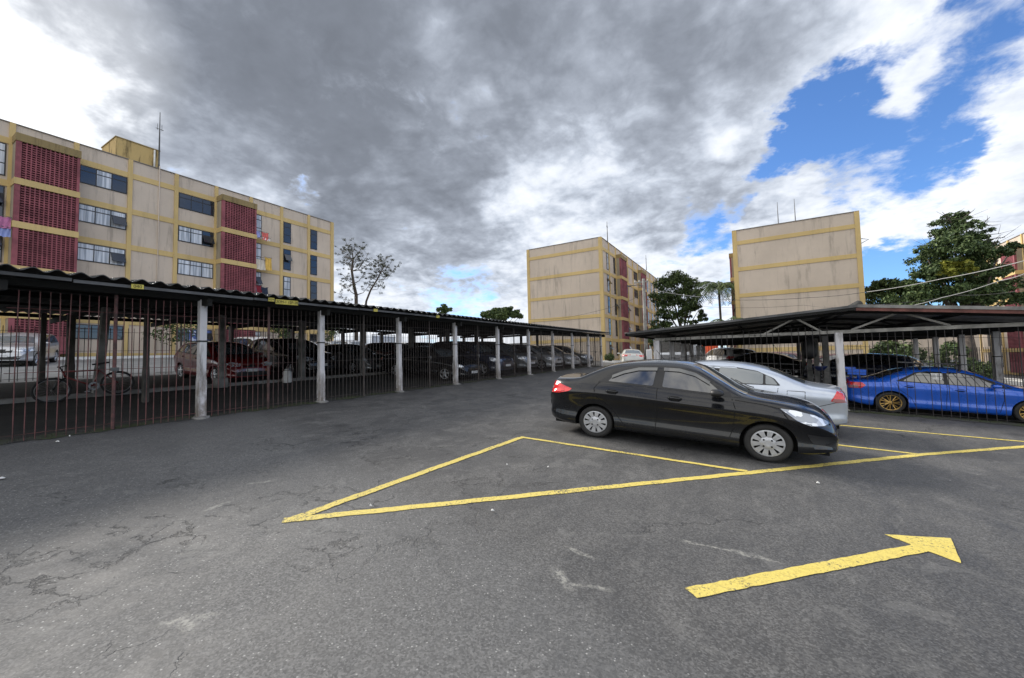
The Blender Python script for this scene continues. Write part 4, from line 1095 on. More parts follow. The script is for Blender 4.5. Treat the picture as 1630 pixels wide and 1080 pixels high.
# wide grey low wall closing the far end of the yard street
# ------------------------------------------------------------ left carport
def post(root, x, y, z0, z1, w=.13, mt=None, strap=True, lean=0.0):
    mt = mt or m_post; m = MB(); a = w / 2; bq = a * 1.16
    h = z1 - z0; zz = [z0 - .25, z0 + h * .30, z0 + h * .36, z1]; ww = [bq, bq * .98, a, a]
    v = []
    for z, k in zip(zz, ww):
        lx = lean * (z - z0) / h
        for (sx_, sy2) in ((-1, -1), (1, -1), (1, 1), (-1, 1)): v.append((x + sx_ * k, y + sy2 * k + lx, z))
    f = [(i * 4 + k, i * 4 + (k + 1) % 4, i * 4 + 4 + (k + 1) % 4, i * 4 + 4 + k) for i in range(3) for k in range(4)] + [(12, 13, 14, 15)]
    m.add(v, f); o = m.build('post', mt, root)
    mod = o.modifiers.new('b', 'BEVEL'); mod.width = .012; mod.segments = 2; mod.limit_method = 'ANGLE'
    if mt is m_post:
        m = MB(); rr_ = random.Random(int(y * 100)); v = []
        for (r_, h_) in ((.20, -.06), (.16, .008), (.11, .03), (.06, .04)):
            for k_ in range(10):
                a_ = 2 * math.pi * k_ / 10; q_ = r_ * rr_.uniform(.7, 1.25); v.append((x + q_ * math.cos(a_), y + q_ * math.sin(a_), z0 + h_ + rr_.uniform(-.008, .008)))
        m.add(v, [(j_ * 10 + k_, j_ * 10 + (k_ + 1) % 10, (j_ + 1) * 10 + (k_ + 1) % 10, (j_ + 1) * 10 + k_) for j_ in range(3) for k_ in range(10)] + [tuple(30 + k_ for k_ in range(10))])
        m.build('footing', m_concrete, o, True)
    if strap:
        m = MB(); zs_ = z0 + h * .64; k = a + .008
        m.box(x - k, x + k, y - k + lean * .64, y + k + lean * .64, zs_, zs_ + .028); m.build('strap', m_strap, o)
    return o
def corr_sheet(mb, xa, za, xb, zb_, y0, y1, slope_y, pitch=.243, amp=.030, th=.012, sub=8, nx=2):
    """fibre-cement sheet: waves along y, running from (xa, za) to (xb, zb); slope_y(y) adds height"""
    ny = int((y1 - y0) / pitch * sub)
    for layer in (0, 1):
        v = []; off = -th * layer
        for j in range(ny + 1):
            yy = y0 + (y1 - y0) * j / ny; w = amp * math.sin(2 * math.pi * (yy - y0) / pitch)
            for i in range(nx):
                t = i / (nx - 1); v.append((xa + (xb - xa) * t, yy, za + (zb_ - za) * t + w + off + slope_y(yy)))
        f = [(j * nx + i, j * nx + i + 1, (j + 1) * nx + i + 1, (j + 1) * nx + i) for j in range(ny) for i in range(nx - 1)]
        k = len(mb.v); mb.add(v, f, layer)
        if layer:
            # front lip
            n = (ny + 1) * nx; base = k - n
            for j in range(ny):
                mb.f.append((base + j * nx, base + (j + 1) * nx, k + (j + 1) * nx, k + j * nx)); mb.m.append(0)
                mb.f.append((base + j * nx + nx - 1, base + (j + 1) * nx + nx - 1, k + (j + 1) * nx + nx - 1, k + j * nx + nx - 1)); mb.m.append(0)
PY = [-1.25, 1.28, 3.81, 6.36, 8.94, 11.62, 14.42, 17.1, 19.75, 22.4, 25.05, 27.5]
sl = lambda y: .0128 * (y - 3.6)
cp = empty('carport', (-9.3, -4, gz(-9.3, -4)))
tag(cp, 'long open carport on the left with a blackened wavy roof on peeling white posts', 'carport')
cpo = Vector(cp.location)
def cpb(m, name, mt, smooth=False, par=None):
    m.v = [(v[0] - cpo.x, v[1] - cpo.y, v[2] - cpo.z) for v in m.v]; return m.build(name, mt, par or cp, smooth)
def shift(o, p): o.location = (-p.x, -p.y, -p.z)
m = MB(); corr_sheet(m, -8.82, 1.50, -14.25, 2.0, -3.4, 28.3, sl, nx=3); corr_sheet(m, -14.22, 2.01, -19.75, 1.90, -3.4, 28.3, sl, nx=3)
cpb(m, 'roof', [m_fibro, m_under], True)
for (xx, zz, w, h) in ((-8.93, 1.455, .05, .06),):
    for i, (ya, yb) in enumerate(zip(np.arange(-3.3, 28, 2.62), np.arange(-.68, 31, 2.62))):
        yb = min(yb - .02, 28.2); m = MB()
        v = []
        dz = random.uniform(-.012, .012)
        for yy in (ya, yb):
            for (a, c) in ((xx, zz - h), (xx + w, zz - h), (xx + w, zz - .012), (xx, zz - .012)): v.append((a, yy, c + sl(yy) + dz - .02))
        m.add(v, [(0, 1, 2, 3), (7, 6, 5, 4), (0, 4, 5, 1), (1, 5, 6, 2), (2, 6, 7, 3), (3, 7, 4, 0)])
        cpb(m, 'fascia_board', m_gutter)
for (xx, zz, hh, ww) in ((-9.3, 1.44, .13, .09), (-14.2, 1.88, .16, .10), (-19.2, 1.84, .14, .10), (-11.7, 1.72, .10, .07), (-16.8, 1.90, .10, .07), (-10.5, 1.62, .09, .06), (-13.0, 1.83, .09, .06)):
    m = MB(); v = []
    for yy in (-3.3, 28.2):
        for (a, c) in ((-ww / 2, -hh), (ww / 2, -hh), (ww / 2, -.035), (-ww / 2, -.035)): v.append((xx + a, yy, zz + c + sl(yy)))
    m.add(v, [(0, 1, 2, 3), (7, 6, 5, 4), (0, 4, 5, 1), (1, 5, 6, 2), (2, 6, 7, 3), (3, 7, 4, 0)])
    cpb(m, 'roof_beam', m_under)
for yy in PY:
    m = MB(); s = sl(yy)
    for (xa, za, xb, zb2) in ((-9.0, 1.33, -14.2, 1.72), (-14.2, 1.72, -19.5, 1.70)):
        v = []
        for (xq, zq) in ((xa, za), (xb, zb2)):
            for (a, c) in ((-.04, -.14), (.04, -.14), (.04, 0), (-.04, 0)): v.append((xq, yy + a, zq + c + s))
        m.add(v, [(0, 1, 2, 3), (7, 6, 5, 4), (0, 4, 5, 1), (1, 5, 6, 2), (2, 6, 7, 3), (3, 7, 4, 0)])
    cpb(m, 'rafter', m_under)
for i, yy in enumerate(PY):
    s = sl(yy)
    if i != 1: o = post(cp, -9.3, yy, gz(-9.3, yy), 1.33 + s, .125); shift(o, cpo)
    o = post(cp, -14.2, yy - (.23 if i == 2 else 0), gz(-14.2, yy), 1.60 + s, .16, m_concrete, False, lean=.12 if i == 2 else 0); shift(o, cpo)
    if i > 3: o = post(cp, -19.2, yy, gz(-19.2, yy), 1.68 + s, .15, m_concrete, False); shift(o, cpo)
# intermediate dark timber props seen against the street
for (px, y2) in ((68, 3.35), (112, 3.95), (233, 5.0)):
    P = at(px, 560, 0, -16.8 if px != 233 else -12.3); o = post(cp, P[0], P[1], gz(P[0], P[1]), 1.62, .10 if px != 112 else .16, m_darkconc, False); shift(o, cpo)

def fence_panel(label, A, Bp, h0, h1, mt, spacing, name='barred_gate', cat='gate', group=None, rails=(.10, 1.0, 1.95), endpost=None, rad=.0076, jitter=.0, zt=None):
    """vertical bars from A to Bp; h1 = height of the bars; returns the thing"""
    root = empty(name, (A[0], A[1], gz(*A))); tag(root, label, cat, group); o3 = Vector(root.location)
    L = math.dist(A, Bp); n = max(2, round(L / spacing)); ux, uy = (Bp[0] - A[0]) / L, (Bp[1] - A[1]) / L
    m = MB()
    for i in range(1, n):
        t = i / n; x_, y_ = A[0] + ux * L * t, A[1] + uy * L * t; g = gz(x_, y_)
        jx = random.uniform(-jitter, jitter)
        top = (zt(x_, y_) if zt else g + h1)
        m.tube([(x_ + jx, y_, g + h0 + random.uniform(0, .01)), (x_ + jx * .5, y_ + random.uniform(-jitter, jitter), (g + top) / 2), (x_, y_ + random.uniform(-jitter, jitter), top)], rad, 5)
    m.v = [(v[0] - o3.x, v[1] - o3.y, v[2] - o3.z) for v in m.v]; m.build('bars', mt, root)
    for r in rails:
        m = MB(); za, zb2 = gz(*A) + r, gz(*Bp) + r
        m.tube([(A[0], A[1], za), (Bp[0], Bp[1], zb2)], rad * .6, 4)
        m.v = [(v[0] - o3.x, v[1] - o3.y, v[2] - o3.z) for v in m.v]; m.build('rail', mt, root)
    if endpost:
        m = MB(); x_, y_ = Bp; m.tube([(x_, y_, gz(x_, y_) - .02), (x_, y_, gz(x_, y_) + endpost)], .026, 8)
        m.v = [(v[0] - o3.x, v[1] - o3.y, v[2] - o3.z) for v in m.v]; m.build('gate_post', mt, root)
        m = MB(); zl_ = gz(x_, y_) + 1.0; m.box(x_ - .015, x_ + .045, y_ - .05, y_ + .05, zl_ - .03, zl_ + .03); m.tube([(x_ + .05, y_ - .02, zl_ - .02), (x_ + .06, y_, zl_ - .09), (x_ + .05, y_ + .02, zl_ - .02)], .008, 5)
        m.v = [(v[0] - o3.x, v[1] - o3.y, v[2] - o3.z) for v in m.v]; m.build('latch', m_gutter, root)
    return root
ordn = ['first', 'second', 'third', 'fourth', 'fifth', 'sixth', 'seventh', 'eighth', 'ninth', 'tenth', 'eleventh', 'twelfth', 'thirteenth']
k = 0
for i in range(len(PY) - 1):
    a, c = PY[i] + .08, PY[i + 1] - .08; mid = (a + c) / 2
    red = i < 3
    for j, (p0, p1) in enumerate(((a, mid), (mid, c))):
        if p1 < .55: continue
        if i == 1 and j == 0: lab = 'rusty red barred gate leaf at the left edge of the photo'
        elif red and i == 1: lab = 'rusty red barred gate leaf directly left of the nearest white post' if j else ''
        elif red and i == 2: lab = 'faded red barred leaf ' + ('directly right of the nearest white post' if j == 0 else 'ending at the second white post')
        else: lab = 'dark barred leaf ' + ('on the near side of' if j else 'just past') + ' the ' + ordn[i - (1 if j else 2)] + ' white post of the left carport'
        fence_panel(lab, (-9.3, p0), (-9.3, p1), -.02, 2.22, m_bars, .108, group='barred gate leaves along the left carport', endpost=2.25 if j == 0 else None, jitter=.007)
# back fence of the left carport: low bars along the street
for i in range(1, len(PY) - 1):
    fence_panel('low dark railing along the back of the left carport, ' + ordn[i - 1] + ' bay from the left', (-19.35, PY[i] + .08), (-19.35, PY[i + 1] - .08), .05, 1.75, m_darkbars, .16, 'railing', 'railing', 'railings along the back of the left carport', rails=(.12, .95, 1.6), rad=.010)
# end fence of left carport
fence_panel('barred end fence closing the far end of the left carport', (-14.1, 28.0), (-9.4, 28.0), 0, 2.2, m_darkbars, .16, 'railing', 'railing', rails=(.1, 1.0, 2.0))
# number plates under the eave
def plate(label, y, w, h, txt, size, z_off=-.09):
    x_ = -8.862; root = empty('number_sign', (x_, y, 1.41 + sl(y) + z_off)); tag(root, label, 'sign', 'yellow signs under the left eave')
    root.rotation_euler = (math.radians(2), math.radians(8), 0)
    m = MB(); m.box(-.008, .008, -w / 2, w / 2, -h / 2, h / 2); o = m.build('sign_board', m_signy, root)
    if not txt: return
    cu = bpy.data.curves.new('lettering', 'FONT'); cu.body = txt; cu.size = size; cu.align_x = 'CENTER'; cu.align_y = 'CENTER'; cu.extrude = .001
    t = bpy.data.objects.new('lettering', cu); COL.objects.link(t); t.data.materials.append(m_signt)
    t.parent = root; t.location = (.0105, 0, 0); t.rotation_euler = (math.pi / 2, 0, math.pi / 2)
    dg = bpy.context.evaluated_depsgraph_get(); me = bpy.data.meshes.new_from_object(t.evaluated_get(dg)); me.materials.clear(); me.materials.append(m_signt)
    t2 = bpy.data.objects.new('lettering', me); COL.objects.link(t2); t2.parent = root; t2.location = t.location; t2.rotation_euler = t.rotation_euler
    bpy.data.objects.remove(t)
yv = lambda px, py: at(px, py, 0, -8.86)[1]
plate('small yellow number sign reading 040 under the left eave', yv(219, 456), .16, .075, '040', .075, -.01)
plate('small yellow number sign reading 039 beside the long yellow sign', yv(432, 474), .12, .075, '039', .065, .0)
plate('long yellow board lettered in black hanging under the left eave', yv(457, 479), .50, .10, '2DM-1 12P-20', .082, -.025)
plate('small blank-looking yellow sign under the eave near the bare trees', yv(598, 489), .13, .075, '', .06, .0)
plate('tiny yellow sign under the far part of the left eave', yv(697, 499), .14, .08, '', .06, .0)

# ------------------------------------------------------------ right carport
rc = empty('carport', (-2.75, 13.5, gz(-2.75, 13.5)))
tag(rc, 'gabled open carport on the right with a red-edged roof and trusses', 'carport')
rco = Vector(rc.location)
def rcb(m, name, mt, smooth=False, par=None):
    m.v = [(v[0] - rco.x, v[1] - rco.y, v[2] - rco.z) for v in m.v]; return m.build(name, mt, par or rc, smooth)
XL, XR, XC, XRi = -3.63, 7.3, 2.14, 6.3
ZL, ZC, ZR = .80, 1.17, .62
def beam(m, p, r, w, h):
    p = Vector(p); r = Vector(r); d = (r - p).normalized(); s = d.cross(Vector((0, 0, 1))).normalized() * w / 2; u = s.cross(d).normalized() * h / 2
    v = [p + s * a + u * c for (a, c) in ((-1, -1), (1, -1), (1, 1), (-1, 1))] + [r + s * a + u * c for (a, c) in ((-1, -1), (1, -1), (1, 1), (-1, 1))]
    m.add(v, [(0, 1, 2, 3), (7, 6, 5, 4), (0, 4, 5, 1), (1, 5, 6, 2), (2, 6, 7, 3), (3, 7, 4, 0)])
fl = lambda y: 0.0
sr = lambda y: .006 * (y - 13.5)
Y0, Y1 = 13.02, 26.9
# roof built of long sheets lapped at the ridge; low arc in section
arc = []
for i in range(15):
    t = i / 14; x_ = XL + (XR - XL) * t
    z_ = ZL + (ZC - ZL) * ((x_ - XL) / (XC - XL)) if x_ < XC else ZC + (ZR - ZC) * ((x_ - XC) / (XR - XC))
    arc.append((x_, z_))
m = MB(); corr_sheet(m, XL, ZL, XC + .03, ZC, Y0, Y1, sr, pitch=.18, amp=.02, nx=3); corr_sheet(m, XC - .03, ZC + .01, XR, ZR, Y0, Y1, sr, pitch=.18, amp=.02, nx=3)
rcb(m, 'roof', [m_fibro, m_timber], True)  # paler underside colour makes up for light missing below the sheets
m = MB(); m.tube([(XC, Y0 - .02, ZC + .03), (XC, Y1, ZC + .03 + sr(Y1))], .09, 10); rcb(m, 'ridge_cap', m_fibro, True)
m = MB(); beam(m, (XC - .02, 13.005, ZC - .01), (XR - .1, 13.005, ZR - .01), .03, .075); rcb(m, 'roof_edge', m_concrete)
m = MB(); beam(m, (XL + .1, 13.005, ZL - .01), (XC - .02, 13.005, ZC - .01), .03, .06); rcb(m, 'roof_edge', m_gutter)
m = MB(); beam(m, (XC - .05, 13.03, ZC - .085), (XR - .1, 13.03, ZR - .085), .04, .075); rcb(m, 'fascia_board', m_redtrim)
m = MB(); beam(m, (XL + .1, 13.03, ZL - .07), (XC - .05, 13.03, ZC - .07), .04, .06); rcb(m, 'fascia_board', m_under)
m = MB(); beam(m, (XL + .04, Y0, ZL - .06), (XL + .04, Y1, ZL - .06 + sr(Y1)), .03, .06); rcb(m, 'fascia_board', m_under)
ROWY = [13.5, 16.1, 18.65, 21.2, 23.75, 26.3]
def truss(y, mt):
    s = sr(y)
    m = MB(); beam(m, (-2.8, y, .575 + s), (XR - .6, y, .545 + s), .06, .085); rcb(m, 'truss_chord', mt)
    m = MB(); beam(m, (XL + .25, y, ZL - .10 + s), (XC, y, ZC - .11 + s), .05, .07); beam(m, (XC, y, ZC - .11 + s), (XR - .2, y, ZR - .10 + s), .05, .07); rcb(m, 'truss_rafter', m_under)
    for (xa, xb) in ((.15, .85), (1.42, .90), (2.05, 2.95), (3.85, 3.05)):
        zt_ = lambda x_: (ZL + (ZC - ZL) * ((x_ - XL) / (XC - XL)) if x_ < XC else ZC + (ZR - ZC) * ((x_ - XC) / (XR - XC))) - .12
        m = MB(); beam(m, (xa, y, .60 + s), (xb, y, zt_(xb) + s), .045, .045); rcb(m, 'truss_brace', mt)
    for xa in (-1.9, -.9, 1.78, 3.98, 5.2):
        m = MB(); beam(m, (xa, y + .001, .60 + s), (xa, y + .001, (ZL + (ZC - ZL) * ((xa - XL) / (XC - XL)) if xa < XC else ZC + (ZR - ZC) * ((xa - XC) / (XR - XC))) - .12 + s), .07, .07); rcb(m, 'truss_upright', mt)
for i, y in enumerate(ROWY): truss(y, m_timber if i == 0 else m_under)  # rear trusses near-black: the shade inside is put into their colour
for x_ in (-2.75, -.5, 1.75, 4.2, 6.3):
    m = MB(); zt_ = (ZL + (ZC - ZL) * ((x_ - XL) / (XC - XL)) if x_ < XC else ZC + (ZR - ZC) * ((x_ - XC) / (XR - XC))) - .06
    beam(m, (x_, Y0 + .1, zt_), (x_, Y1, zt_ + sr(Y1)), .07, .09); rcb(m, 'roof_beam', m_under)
for x_ in (-2.75, 1.78, 6.3):
    for i, y in enumerate(ROWY):
        
        o = post(rc, x_, y, gz(x_, y), .545 + sr(y), .16 if x_ != -2.75 else .17, m_concrete if x_ == 1.78 and i else m_post, x_ != 1.78); shift(o, rco)
# front fence of right carport
def ztop_r(x, y):
    return .72 if x < 1.6 else .50
segs = [(-2.75, -1.62), (-1.62, -.5), (-.5, .62), (.62, 1.70), (1.86, 3.3), (3.3, 4.75), (4.75, 6.2)]
labs = ['leftmost dark barred leaf on the gable end of the right carport', 'dark barred leaf behind the black car roof on the right carport front', 'dark barred leaf behind the silver car roof on the right carport front',
        'tall dark barred leaf directly left of the front centre post', 'dark barred leaf in front of the blue car tail lamp', 'dark barred leaf in front of the blue car doors', 'dark barred leaf in front of the blue car front wheel']
for (a, c), lb in zip(segs, labs):
    fence_panel(lb, (a, 13.45), (c, 13.45), .02, 2.0, m_darkbars, .148, group='barred leaves across the front of the right carport', rails=(.08, .98, 1.9), rad=.0068, zt=ztop_r, jitter=.008)
for i in range(len(ROWY) - 1):
    if i > 4: break
    fence_panel('dark railing on the left flank of the right carport, ' + ordn[i] + ' bay from the front', (-2.80, ROWY[i] + .1), (-2.80, ROWY[i + 1] - .1), .05, 1.95, m_darkbars, .15, 'railing', 'railing', 'railings on the left flank of the right carport', rails=(.1, 1.0, 1.9))
for i in range(len(ROWY) - 1):
    fence_panel('dark railing on the far right flank of the right carport, ' + ordn[i] + ' bay from the front', (6.36, ROWY[i] + .1), (6.36, ROWY[i + 1] - .1), .05, 1.7, m_darkbars, .16, 'railing', 'railing', 'railings on the right flank of the right carport', rails=(.1, .9, 1.6))
for (xa, xb, lb) in ((-2.7, 1.7, 'left half of the back railing of the right carport'), (1.85, 6.2, 'right half of the back railing of the right carport')):
    fence_panel(lb, (xa, 26.6), (xb, 26.6), .05, 1.8, m_darkbars, .17, 'railing', 'railing', rails=(.1, .9, 1.7), rad=.011)

# low boundary wall far behind
bw = empty('boundary_wall', (-5, 84, gz(-5, 84))); tag(bw, 'long low beige boundary wall far behind the right carport', 'wall')
m = MB(); m.box(0, 75, 0, .2, -.5, 3.0); m.build('wall_face', m_wall, bw)
m = MB(); m.box(0, 75, -.03, .23, 3.0, 3.1); m.build('coping', m_concrete, bw)
bw = empty('boundary_wall', (-75, 84, gz(-40, 84))); tag(bw, 'long low grey boundary wall far behind the left carport', 'wall')
m = MB(); m.box(0, 64, 0, .2, -.5, 2.6); m.build('wall_face', m_concrete, bw)
m = MB(); m.box(0, 64, -.03, .23, 2.6, 2.7); m.build('coping', m_darkconc, bw)

# ------------------------------------------------------------ trees
def leaf_mat(name, c1, c2, c3=None):
    def fn(nb, p):
        P = geo(nb)
        oi = nb.n('ShaderNodeNewGeometry').outputs['Random Per Island']
        n1 = nb.noise(P, .8, 4)
        f = nb.math('ADD', nb.math('MULTIPLY', oi, .55), nb.math('MULTIPLY', n1, .45))
        nb.put(p.inputs['Base Color'], nb.ramp(f, [(.25, c1), (.55, c2), (.85, c3 or c2)]))
        p.inputs['Subsurface Weight'].default_value = 0
    return mat(name, c2, .6, spec=.3, fn=fn)
m_leaf_d = leaf_mat('dark_leaves', (.022, .038, .013), (.055, .088, .026), (.115, .150, .048))
m_leaf_e = leaf_mat('evergreen_leaves', (.024, .046, .018), (.062, .100, .030), (.125, .165, .055))
m_leaf_y = leaf_mat('yellowing_leaves', (.11, .13, .02), (.22, .23, .03), (.32, .30, .05))
m_leaf_b = leaf_mat('sparse_leaves', (.018, .024, .010), (.045, .050, .022), (.075, .075, .035))
m_bark = mat('bark', (.07, .055, .045), .95, fn=noisy((.075, .06, .05), .4, 5))

def leaves(centers, radii, n_per, size, mt, name, parent, flat=.75, droop=0.0, o3=Vector((0, 0, 0)), aspect=.5):
    C = np.repeat(np.array(centers), n_per, 0); Rr = np.repeat(np.array(radii), n_per, 0)[:, None]
    n = len(C); d = rng.normal(size=(n, 3)); d /= np.linalg.norm(d, axis=1)[:, None]
    rad = rng.random(n)[:, None] ** .45
    P = C + d * rad * Rr * np.array([1, 1, flat])
    nrm = d * .7 + rng.normal(size=(n, 3)) * .7 + np.array([0, 0, .5]); nrm /= np.linalg.norm(nrm, axis=1)[:, None]
    a = np.cross(nrm, rng.normal(size=(n, 3))); a /= np.linalg.norm(a, axis=1)[:, None]; b_ = np.cross(nrm, a)
    s = size * (.6 + .8 * rng.random(n))[:, None]
    # leaf spray: a bent diamond of two triangles pairs
    V = np.empty((n, 4, 3)); V[:, 0] = P - a * s; V[:, 1] = P - b_ * s * aspect + nrm * s * .15; V[:, 2] = P + a * s; V[:, 3] = P + b_ * s * aspect + nrm * s * .15
    V = V.reshape(-1, 3) - np.array(o3)
    me = bpy.data.meshes.new(name); F = np.arange(n * 4).reshape(-1, 4)
    me.from_pydata(V.tolist(), [], F.tolist()); me.materials.append(mt); me.update()
    o = bpy.data.objects.new(name, me); COL.objects.link(o); o.parent = parent; return o

def grow(m, base, top, r0, levels, rs, spread=.55, tips=None, nsub=(2, 3), curve=.12, shrink=.62, up=.2):
    base = Vector(base); top = Vector(top); L = (top - base).length
    pts = [base.lerp(top, t) + Vector((rs.uniform(-1, 1), rs.uniform(-1, 1), rs.uniform(-.3, .3))) * L * curve * math.sin(math.pi * t) for t in (0, .33, .66, 1)]
    m.tube(pts, [r0, r0 * .85, r0 * .7, r0 * .5], 6 if r0 > .05 else 4, cap=False)
    if levels == 0: tips.append(tuple(top)); return
    d = (top - base).normalized()
    for k in range(rs.randint(*nsub) + 1):
        t = rs.uniform(.45, 1.0) if k else 1.0
        st = base.lerp(top, t) if t < 1 else pts[-1]
        nd = (d + Vector((rs.uniform(-1, 1), rs.uniform(-1, 1), rs.uniform(-.5, .8))) * spread + Vector((0, 0, up))).normalized()
        grow(m, st, st + nd * L * shrink * rs.uniform(.75, 1.2), r0 * .52, levels - 1, rs, spread, tips, nsub, curve, shrink, up)
    tips.append(tuple(base.lerp(top, .8)))

def tree(label, cat, x, y, h, trunk_h, lean, r0, levels, crown_r, n_per, leaf, mt, seed, name='tree', spread=.6, flat=.75, extra=None, group=None, limbs=4, shrink=.62, gzo=0.0):
    rs = random.Random(seed); g = gz(x, y) - .1 + gzo
    root = empty(name, (x, y, g)); tag(root, label, cat, group); o3 = Vector(root.location)
    m = MB(); tips = []
    p1 = Vector((x + lean[0] * .4, y + lean[1] * .4, g + trunk_h))
    m.tube([(x, y, g - .2), (x + lean[0] * .15, y + lean[1] * .15, g + trunk_h * .5), tuple(p1)], [r0 * 1.25, r0, r0 * .85], 9)
    for k in range(limbs):
        a = 2 * math.pi * (k + rs.random() * .6) / limbs
        sp_ = spread * (.5 + rs.random() * .8)
        Lb = (h - trunk_h) * .55
        top = p1 + Vector((math.cos(a) * sp_ * Lb + lean[0] * .3, math.sin(a) * sp_ * Lb + lean[1] * .3, Lb * (.8 + .3 * rs.random())))
        grow(m, p1 - Vector((0, 0, trunk_h * .15 * rs.random())), top, r0 * .6, levels, rs, spread, tips, shrink=shrink)
    m.v = [(v[0] - o3.x, v[1] - o3.y, v[2] - o3.z) for v in m.v]; m.build('trunk', m_bark, root, True)
    tips = [t for t in tips if t[2] > g + trunk_h * .8]
    if n_per: leaves(tips, [crown_r * rs.uniform(.6, 1.2) for _ in tips], n_per, leaf, mt, 'crown', root, flat, o3=o3)
    return root, tips, o3
def mass(label, cat, clumps, n_per, leaf, mt, root_xy, name='tree', trunk=None, group=None, flat=.8):
    """crown given as clumps (x, y, z, r), hung on limbs from one trunk"""
    x, y = root_xy; g = gz(x, y) - .1; root = empty(name, (x, y, g)); tag(root, label, cat, group); o3 = Vector(root.location)
    m = MB()
    cz = sum(c[2] for c in clumps) / len(clumps); zt_ = g + (cz - g) * .45
    m.tube([(x, y, g - .2), (x + .1, y, (g + zt_) / 2), (x, y + .05, zt_)], [trunk or .25, (trunk or .25) * .8, (trunk or .25) * .65], 8)
    for c in clumps:
        mid = ((x + c[0]) / 2 + random.uniform(-.2, .2), (y + c[1]) / 2, (zt_ + c[2]) / 2 + .1)
        m.tube([(x, y + .02, zt_ - .1), mid, (c[0], c[1], c[2])], [(trunk or .25) * .35, (trunk or .25) * .22, .02], 5)
    m.v = [(v[0] - o3.x, v[1] - o3.y, v[2] - o3.z) for v in m.v]; m.build('trunk', m_bark, root, True)
    sub = []; rad = []
    for c in clumps:
        k = max(9, int(c[3] * c[3] * 24))
        for _ in range(k):
            d = rng.normal(size=3); d /= np.linalg.norm(d); rr = c[3] * (.30 + .70 * rng.random() ** .6) * (1.22 if rng.random() < .22 else 1.0)
            sub.append((c[0] + d[0] * rr, c[1] + d[1] * rr, c[2] + d[2] * rr * flat)); rad.append(min(c[3] * rng.uniform(.28, .50), .75))
    leaves(sub, rad, n_per, leaf, mt, 'crown', root, flat, o3=o3)
    return root, o3
def clump_px(px, py, Y, rpx):
    P = at(px, py, 1, Y); Z = float(P @ CF); return (P[0], P[1], P[2], rpx / FPX * Z * 1.15)

# two thin-leaved trees beyond the left block
def limbtree(label, trunk, clumps, Y, r0, seed, rpx=8, n_per=30):
    rs = random.Random(seed); tp = [Vector(at(a, c, 1, Y)) for a, c in trunk]
    g = gz(tp[0].x, Y); base = Vector((tp[0].x, Y, g - .1)); root = empty('tree', base); tag(root, label, 'tree', 'half bare trees'); o3 = Vector(root.location)
    m = MB(); pts = [base] + tp; n = len(pts); m.tube(pts, [r0 * (1.15 - .6 * i / (n - 1)) for i in range(n)], 8)
    cen = []; rad = []
    for (cx, cy_) in clumps:
        C = Vector(at(cx, cy_, 1, Y + rs.uniform(-1.6, 1.6)))
        k = min(range(1, n), key=lambda i: (pts[i] - C).length + max(0, pts[i].z - C.z + .6) * 3)
        S_ = pts[k]; midp = S_.lerp(C, .5) + Vector((rs.uniform(-.2, .2), rs.uniform(-.2, .2), -.12 * (C - S_).length))
        br = [S_, S_.lerp(midp, .6) , midp, C]; m.tube(br, [r0 * .30, r0 * .22, r0 * .16, .012], 5)
        for _ in range(11):
            t = rs.uniform(.35, 1.0); p0 = midp.lerp(C, (t - .35) / .65)
            d = Vector((rs.gauss(0, 1), rs.gauss(0, 1), rs.gauss(.35, .6))).normalized() * rs.uniform(.35, .95)
            m.tube([p0, p0 + d * .5 + Vector((0, 0, .05)), p0 + d], [.014, .009, .005], 3)
            cen.append(tuple(p0 + d)); rad.append(rs.uniform(.12, .26))
    m.v = [(v[0] - o3.x, v[1] - o3.y, v[2] - o3.z) for v in m.v]; m.build('trunk', m_bark, root, True)
    leaves(cen, rad, n_per, .055, m_leaf_b, 'crown', root, .7, o3=o3)
limbtree('taller sparse half-bare tree rising right of the long left block', [(567, 500), (567, 470), (563, 452), (560, 432), (562, 412)],
  [(543, 399), (553, 391), (566, 388), (578, 393), (587, 404), (591, 417), (541, 415), (549, 407), (571, 403), (556, 420), (577, 418), (545, 437), (583, 432), (538, 452), (552, 455), (543, 470), (590, 452)], 30, .20, 5)
limbtree('smaller sparse tree leaning right beside the taller half-bare one', [(581, 500), (583, 480), (590, 462), (600, 446), (606, 434)],
  [(592, 420), (602, 412), (613, 411), (623, 418), (629, 428), (613, 424), (599, 430), (620, 438), (590, 440), (610, 446)], 29, .12, 9)
# flat topped pines far off over the left roof
c_ = [clump_px(x_, y_, 62, r_) for (x_, y_, r_) in [(776, 501, 8), (790, 497, 9), (806, 497, 9), (820, 500, 8), (798, 502, 11), (784, 503, 8), (828, 503, 5)]]
mass('wide flat-topped pine far behind the left carport roof', 'tree', c_, 70, .20, m_leaf_e, (c_[4][0], 62), name='pine_tree', group='distant pines', flat=.6)
c_ = [clump_px(x_, y_, 60, r_) for (x_, y_, r_) in [(699, 493, 5), (707, 489, 5), (714, 493, 5), (706, 497, 6)]]
mass('small round-topped pine far off left of the wider one', 'tree', c_, 60, .18, m_leaf_e, (c_[3][0], 60), name='pine_tree', group='distant pines')
